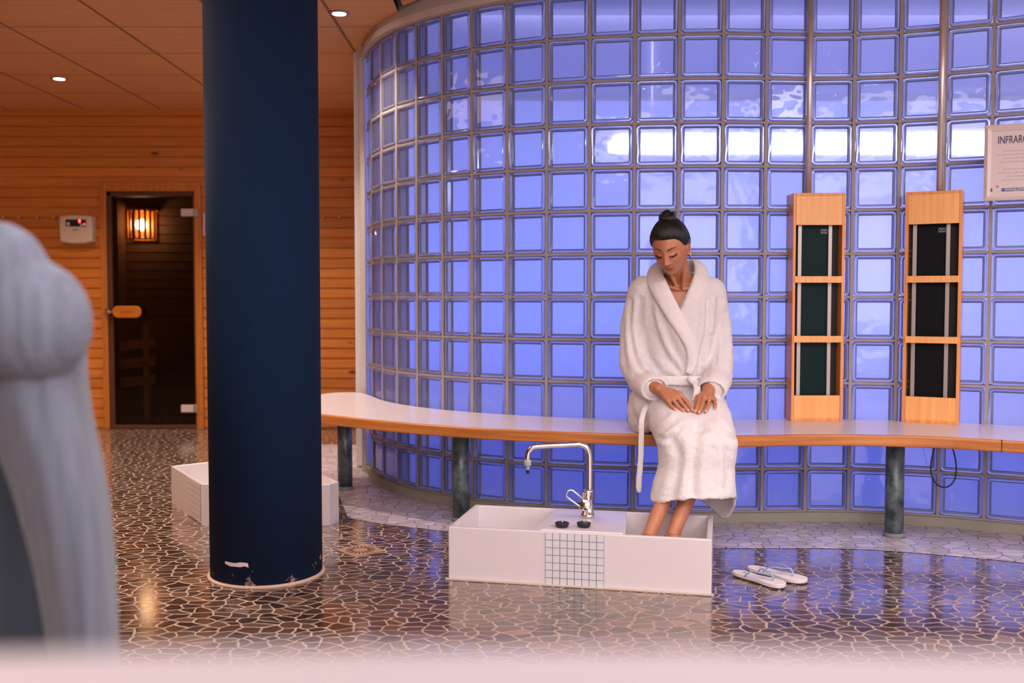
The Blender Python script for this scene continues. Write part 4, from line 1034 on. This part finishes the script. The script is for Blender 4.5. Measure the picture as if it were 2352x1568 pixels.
ball(bm, Vector(h2w([bun])[0]) - WO, (.031, .031, .034)); random.seed(11)
for i in range(26):     # loose ends
    a = random.uniform(0, 2 * PI); r0 = .026; q = bun + np.array([r0 * math.cos(a), r0 * math.sin(a), random.uniform(-.004, .02)])
    e_ = q + np.array([math.cos(a) * random.uniform(.004, .012), math.sin(a) * .008, random.uniform(.0, .012)]); tube(bm, [Vector(h2w([q])[0]) - WO, Vector(h2w([e_])[0]) - WO], [.0014, .0004], 5)
obj('bun', bm, HAIR, hair, smooth=True)
bm = bmesh.new()        # short strands behind the ear and at the nape
for i in range(10):
    q = np.array([.066, .018 + .002 * i, -.030]); e_ = q + np.array([.002, .004, -.030 - .002 * (i % 4)]); tube(bm, [Vector(h2w([q])[0]) - WO, Vector(h2w([e_])[0]) - WO], [.0026, .0006], 5)
obj('loose_strand', bm, HAIR, hair, smooth=True)
bm = bmesh.new(); ball(bm, Vector(h2w([(.078, .004, -.036)])[0]) - WO, .0038); ball(bm, Vector(h2w([(.079, .002, -.044)])[0]) - WO, .0028); obj('earring', bm, plain('pearl', S(238, 232, 230), .2), woman, smooth=True)
# ---- rings
def fring(a, b, f, r, nm):
    a, b = Vector(a), Vector(b); d = (b - a).normalized(); c = a.lerp(b, f) - WO; u = d.orthogonal().normalized(); v_ = d.cross(u)
    bm = bmesh.new(); tube(bm, [c + (u * math.cos(t) + v_ * math.sin(t)) * r for t in np.linspace(0, 2 * PI, 25)], .0011, 6, cap=False); return obj('finger_ring', bm, plain(nm, S(236, 190, 150), .15, .9), woman, smooth=True)
fring(K[2], at(1555, 931, 3.908), .55, .0098, 'gold'); fring(K2[2], at(1628, 929, 3.905), .6, .0096, 'gold_pale')

# ---- robe
bm = bmesh.new()
loft(bm, [(.715, 4.30, .478, .185, .17), (.715, 4.30, .56, .185, .165), (.712, 4.27, .68, .155, .140), (.712, 4.25, .80, .158, .140), (.712, 4.235, .92, .172, .140), (.712, 4.232, 1.02, .184, .132), (.710, 4.235, 1.085, .182, .108), (.708, 4.24, 1.125, .150, .088), (.708, 4.245, 1.152, .10, .075)], 40)
def sleeve(pts, rs): limb(bm, pts, rs, 22)
slL = [at(1478, 668, 4.23), at(1459, 745, 4.24), at(1457, 835, 4.21), at(1478, 880, 4.12), at(1494, 888, 4.055)]
slR = [at(1632, 670, 4.23), at(1645, 745, 4.24), at(1650, 830, 4.20), at(1648, 872, 4.12), at(1641, 886, 4.055)]
sleeve(slL, [.066, .064, .066, .060, .058]); sleeve(slR, [.066, .062, .064, .060, .055])
limb(bm, [Vector((.65, 4.26, .59)), Vector((.645, 3.99, .553)), Vector((.645, 3.865, .497))], [.115, .096, .082], 22)
limb(bm, [Vector((.79, 4.26, .59)), Vector((.790, 3.99, .553)), Vector((.792, 3.865, .497))], [.115, .096, .082], 22)
limb(bm, [Vector((.715, 4.1, .57)), Vector((.715, 3.885, .515))], [.088, .07], 18)
ball(bm, (.556, 4.18, .575), (.072, .13, .118)); ball(bm, (.85, 4.20, .565), (.065, .12, .10))
# skirt: outer wall, turned at the hem, inner wall
def zf_out(t):          # hem: higher in front, hanging lower at the back right
    return 0.0
def hemz(t): return .020 * math.sin(t + PI) - .090 * math.exp(-((t - .55) / .55) ** 2) - .02 * math.exp(-((t - 3.6) / .5) ** 2)
def ringz(pl_, pr_, py, Yc, b, zfun=None):
    a = at(pl_, py, Yc); c = at(pr_, py, Yc); m_ = (a + c) / 2; return (m_.x, Yc, m_.z, (c.x - a.x) / 2, b, zfun)
o_ = [ringz(1514, 1680, 985, 3.90, .115), ringz(1508, 1694, 1010, 3.88, .125), ringz(1512, 1692, 1040, 3.87, .125), ringz(1512, 1686, 1070, 3.865, .122, lambda t: .3 * hemz(t)), ringz(1500, 1688, 1105, 3.855, .130, lambda t: .65 * hemz(t)), ringz(1493, 1691, 1138, 3.85, .140, hemz), ringz(1493, 1691, 1143, 3.85, .140, hemz)]
i_ = [(c[0], c[1], c[2], c[3] - .013, c[4] - .013, c[5]) for c in o_[::-1][:-1]]
R_ = loft(bm, o_ + i_, 44)
me = remeshed(bm, .0065, 6, .5)
P = getv(me); N = getn(me)
# open V at the chest
q = pix(P); fr = (N[:, 1] < .2) & (P[:, 1] < 4.26)
def inV(q, ex=0):
    y = q[:, 1]; t = np.clip((715 + ex - y) / (715 - 600.), 0, 1.5)
    return (y < 715 + ex) & (q[:, 0] > 1556 - 62 * t - ex) & (q[:, 0] < 1556 + 50 * t + ex)
sel = fr & inV(q, 3) & (P[:, 2] < 1.3); P[sel, 1] += .045
# folds: (polyline in the photo frame, half width px, depth m)
folds = [([(1448, 690), (1447, 760), (1462, 830), (1490, 868)], 5, .010), ([(1470, 690), (1466, 760), (1480, 810), (1510, 850)], 6, .012), ([(1492, 690), (1500, 760), (1530, 820), (1555, 850)], 6, .007), ([(1520, 720), (1545, 790), (1572, 840)], 6, .008), ([(1500, 730), (1522, 800), (1560, 855)], 4, .004),
         ([(1432, 720), (1430, 790), (1438, 850)], 5, .006), ([(1628, 690), (1625, 760), (1612, 820), (1607, 870)], 5, .013), ([(1650, 690), (1645, 770), (1640, 830)], 5, .006), ([(1664, 720), (1668, 790), (1664, 850)], 5, .006), ([(1605, 720), (1598, 760), (1588, 800)], 5, .006),
         ([(1636, 770), (1628, 830), (1622, 860)], 4, .006), ([(1480, 1000), (1520, 985), (1552, 965)], 6, .006), ([(1470, 975), (1500, 960), (1530, 952)], 5, .005), ([(1500, 1000), (1530, 1010), (1545, 1000), (1560, 985)], 5, .009), ([(1545, 1010), (1560, 1050), (1552, 1100), (1540, 1140)], 9, .010),
         ([(1600, 975), (1598, 1030), (1590, 1080), (1592, 1135)], 9, .011), ([(1640, 1030), (1636, 1080), (1642, 1125)], 9, .008), ([(1668, 1030), (1672, 1080), (1668, 1120)], 6, .006), ([(1655, 985), (1680, 1010)], 7, .008), ([(1570, 880), (1545, 868), (1520, 860)], 5, .004), ([(1572, 868), (1556, 845), (1548, 820)], 4, .004), ([(1480, 925), (1462, 950), (1455, 985)], 6, .010), ([(1440, 880), (1446, 930), (1458, 980)], 5, .006), ([(1625, 960), (1650, 980), (1662, 1010)], 7, .006)]
q = pix(P); vis = np.clip(-N[:, 1] * 1.6 + .15, 0, 1)
for pl_, wd, dp in folds:
    dm = np.full(len(P), 1e9); pts_ = [np.array(v_[:2]) for v_ in smooth_path([Vector((*p_, 0)) for p_ in pl_], 4)]
    for a, b in zip(pts_, pts_[1:]):
        ab = b - a; t = np.clip(((q - a) @ ab) / (ab @ ab + 1e-9), 0, 1); dm = np.minimum(dm, np.linalg.norm(q - (a + t[:, None] * ab), axis=1))
    P -= N * ((g(dm, wd) * dp - g(dm - wd * 2.3, wd * .8) * dp * .28) * vis)[:, None]
P += N * (.0012 * np.sin(P[:, 0] * 90 + 3 * np.sin(P[:, 2] * 40)) * np.sin(P[:, 2] * 70 + P[:, 1] * 50))[:, None]
P = rest(P); setv(me, rel(P)); robe = link('bathrobe', me, TERRY, woman, True)
sm = robe.modifiers.new('s', 'SMOOTH'); sm.iterations = 2; sm.factor = .4
# shawl collar
def sweep_flat(bm, pts, w_, th_, nrm):
    """flat padded band; nrm: outward direction function"""
    P_, T_ = frames(pts); n_ = 14; R_ = []
    for i, (p, t) in enumerate(zip(P_, T_)):
        o__ = Vector(nrm(p)); o__ = (o__ - t * o__.dot(t)).normalized(); s__ = t.cross(o__); ww = w_[i] if isinstance(w_, list) else w_
        R_.append([bm.verts.new(p + s__ * (ww * math.copysign(abs(math.cos(a)) ** .8, math.cos(a))) + o__ * (th_ * math.sin(a))) for a in [2 * PI * j / n_ for j in range(n_)]])
    for A_, B_ in zip(R_, R_[1:]):
        for k_ in range(n_): bm.faces.new((A_[k_], A_[(k_ + 1) % n_], B_[(k_ + 1) % n_], B_[k_]))
    bm.faces.new(R_[0][::-1]); bm.faces.new(R_[-1])
outw = lambda p: Vector((p.x - .708, p.y - 4.26, .10 + .5 * max(0, p.z - 1.05)))
def surf(px, py, lift=.004):
    """first robe surface point seen at this place, lifted slightly towards the front"""
    d2 = (q[:, 0] - px) ** 2 + (q[:, 1] - py) ** 2; c_ = np.where((d2 < 36) & (N[:, 1] < .3))[0]
    if len(c_) == 0: c_ = [int(np.argmin(d2))]
    Y_ = np.percentile(P[c_, 1], 15); return at(px, py, Y_ - lift)
q = pix(P)
cl = [Vector((.708, 4.330, 1.165)), Vector((.665, 4.320, 1.170)), at(1512, 608, 4.27), at(1503, 632, 4.19), at(1514, 660, 4.13), at(1532, 694, 4.105), at(1552, 729, 4.10), at(1575, 768, 4.098), at(1588, 800, 4.105), at(1589, 832, 4.11), at(1580, 858, 4.11)]
cr = [Vector((.708, 4.330, 1.165)), Vector((.755, 4.318, 1.172)), at(1604, 606, 4.26), at(1611, 630, 4.20), at(1604, 656, 4.15), at(1588, 690, 4.125), at(1570, 722, 4.118), at(1555, 750, 4.122)]
n1 = len(smooth_path(cl, 5)); n2 = len(smooth_path(cr, 5))
bm = bmesh.new(); sweep_flat(bm, smooth_path(cl, 5), [float(v_) for v_ in np.interp(np.linspace(0, 1, n1), [0, .2, .35, .6, .85, 1], [.040, .040, .040, .034, .026, .014])], .0145, outw)
me = remeshed(bm, .005, 3); setv(me, rel(getv(me))); link('collar', me, TERRY2, robe, True)
bm = bmesh.new(); sweep_flat(bm, smooth_path(cr, 5), [float(v_) for v_ in np.interp(np.linspace(0, 1, n2), [0, .3, .5, .8, 1], [.040, .038, .036, .030, .020])], .0145, outw)
me = remeshed(bm, .005, 3); setv(me, rel(getv(me))); link('collar', me, TERRY2, robe, True)
# turned back cuffs, open at the front
def cuff(a, b, r, sq):
    a, b = Vector(a), Vector(b); bm = bmesh.new(); d = (b - a)
    pts = [a, a + d * .25, a + d * .75, b, b + d * .08, b, b - d * .3, a + d * .2]
    rs = [(r * sq * .90, r * .90), (r * sq * 1.03, r * 1.03), (r * sq * 1.05, r * 1.05), (r * sq * 1.0, r * 1.0), (r * sq * .9, r * .9), (r * sq * .78, r * .78), (r * sq * .74, r * .74), (r * sq * .7, r * .7)]
    u = Vector((0, 0, 1)); dn = d.normalized(); ax = (u - dn * u.dot(dn)).normalized(); bx = dn.cross(ax); n_ = 28; R_ = []
    for p, (ra, rb) in zip(pts, rs): R_.append([bm.verts.new(p + ax * ra * math.cos(t) + bx * rb * math.sin(t)) for t in [2 * PI * k_ / n_ for k_ in range(n_)]])
    for A_, B_ in zip(R_, R_[1:]):
        for k_ in range(n_): bm.faces.new((A_[k_], A_[(k_ + 1) % n_], B_[(k_ + 1) % n_], B_[k_]))
    m_ = bpy.data.meshes.new('cuff'); bmesh.ops.translate(bm, vec=-WO, verts=bm.verts); bmesh.ops.recalc_face_normals(bm, faces=bm.faces); bm.to_mesh(m_); bm.free()
    o = link('cuff', m_, TERRY2, robe, True); s_ = o.modifiers.new('u', 'SUBSURF'); s_.levels = s_.render_levels = 1
    return o
cuff(at(1476, 876, 4.13), at(1503, 893, 4.015), .062, .80)
cuff(at(1646, 868, 4.13), at(1634, 897, 4.025), .062, .80)
# belt: band, knot and hanging end
bt = []
for f in np.linspace(-.1, 1.1, 22):
    a = PI + f * PI; bt.append(Vector((.712 + .168 * math.cos(a), 4.255 + .150 * math.sin(a), .705)))
bm = bmesh.new(); sweep_flat(bm, bt, .020, .006, lambda p: Vector((p.x - .712, p.y - 4.255, 0)))
kb = at(1590, 872, 4.085); ball(bm, kb, (.022, .014, .016)); ball(bm, kb + Vector((-.010, -.004, .004)), (.012, .012, .014))
for pts in ([kb, at(1600, 885, 4.045), at(1601, 905, 4.0), at(1596, 922, 3.985)],):
    sweep_flat(bm, smooth_path(pts, 5), .016, .005, lambda p: Vector((0, -1, .3)))
sweep_flat(bm, smooth_path([at(1496, 925, 4.10), at(1482, 938, 4.03), at(1474, 965, 3.985), at(1473, 1000, 3.975), at(1471, 1060, 3.975), at(1468, 1100, 3.975), at(1467, 1122, 3.975)], 6), .0125, .0045, lambda p: Vector((-.25, -1, 0)))
ball(bm, at(1468, 1126, 3.975), (.011, .007, .012))
me = remeshed(bm, .0035, 2); setv(me, rel(getv(me))); link('belt', me, TERRY2, robe, True)
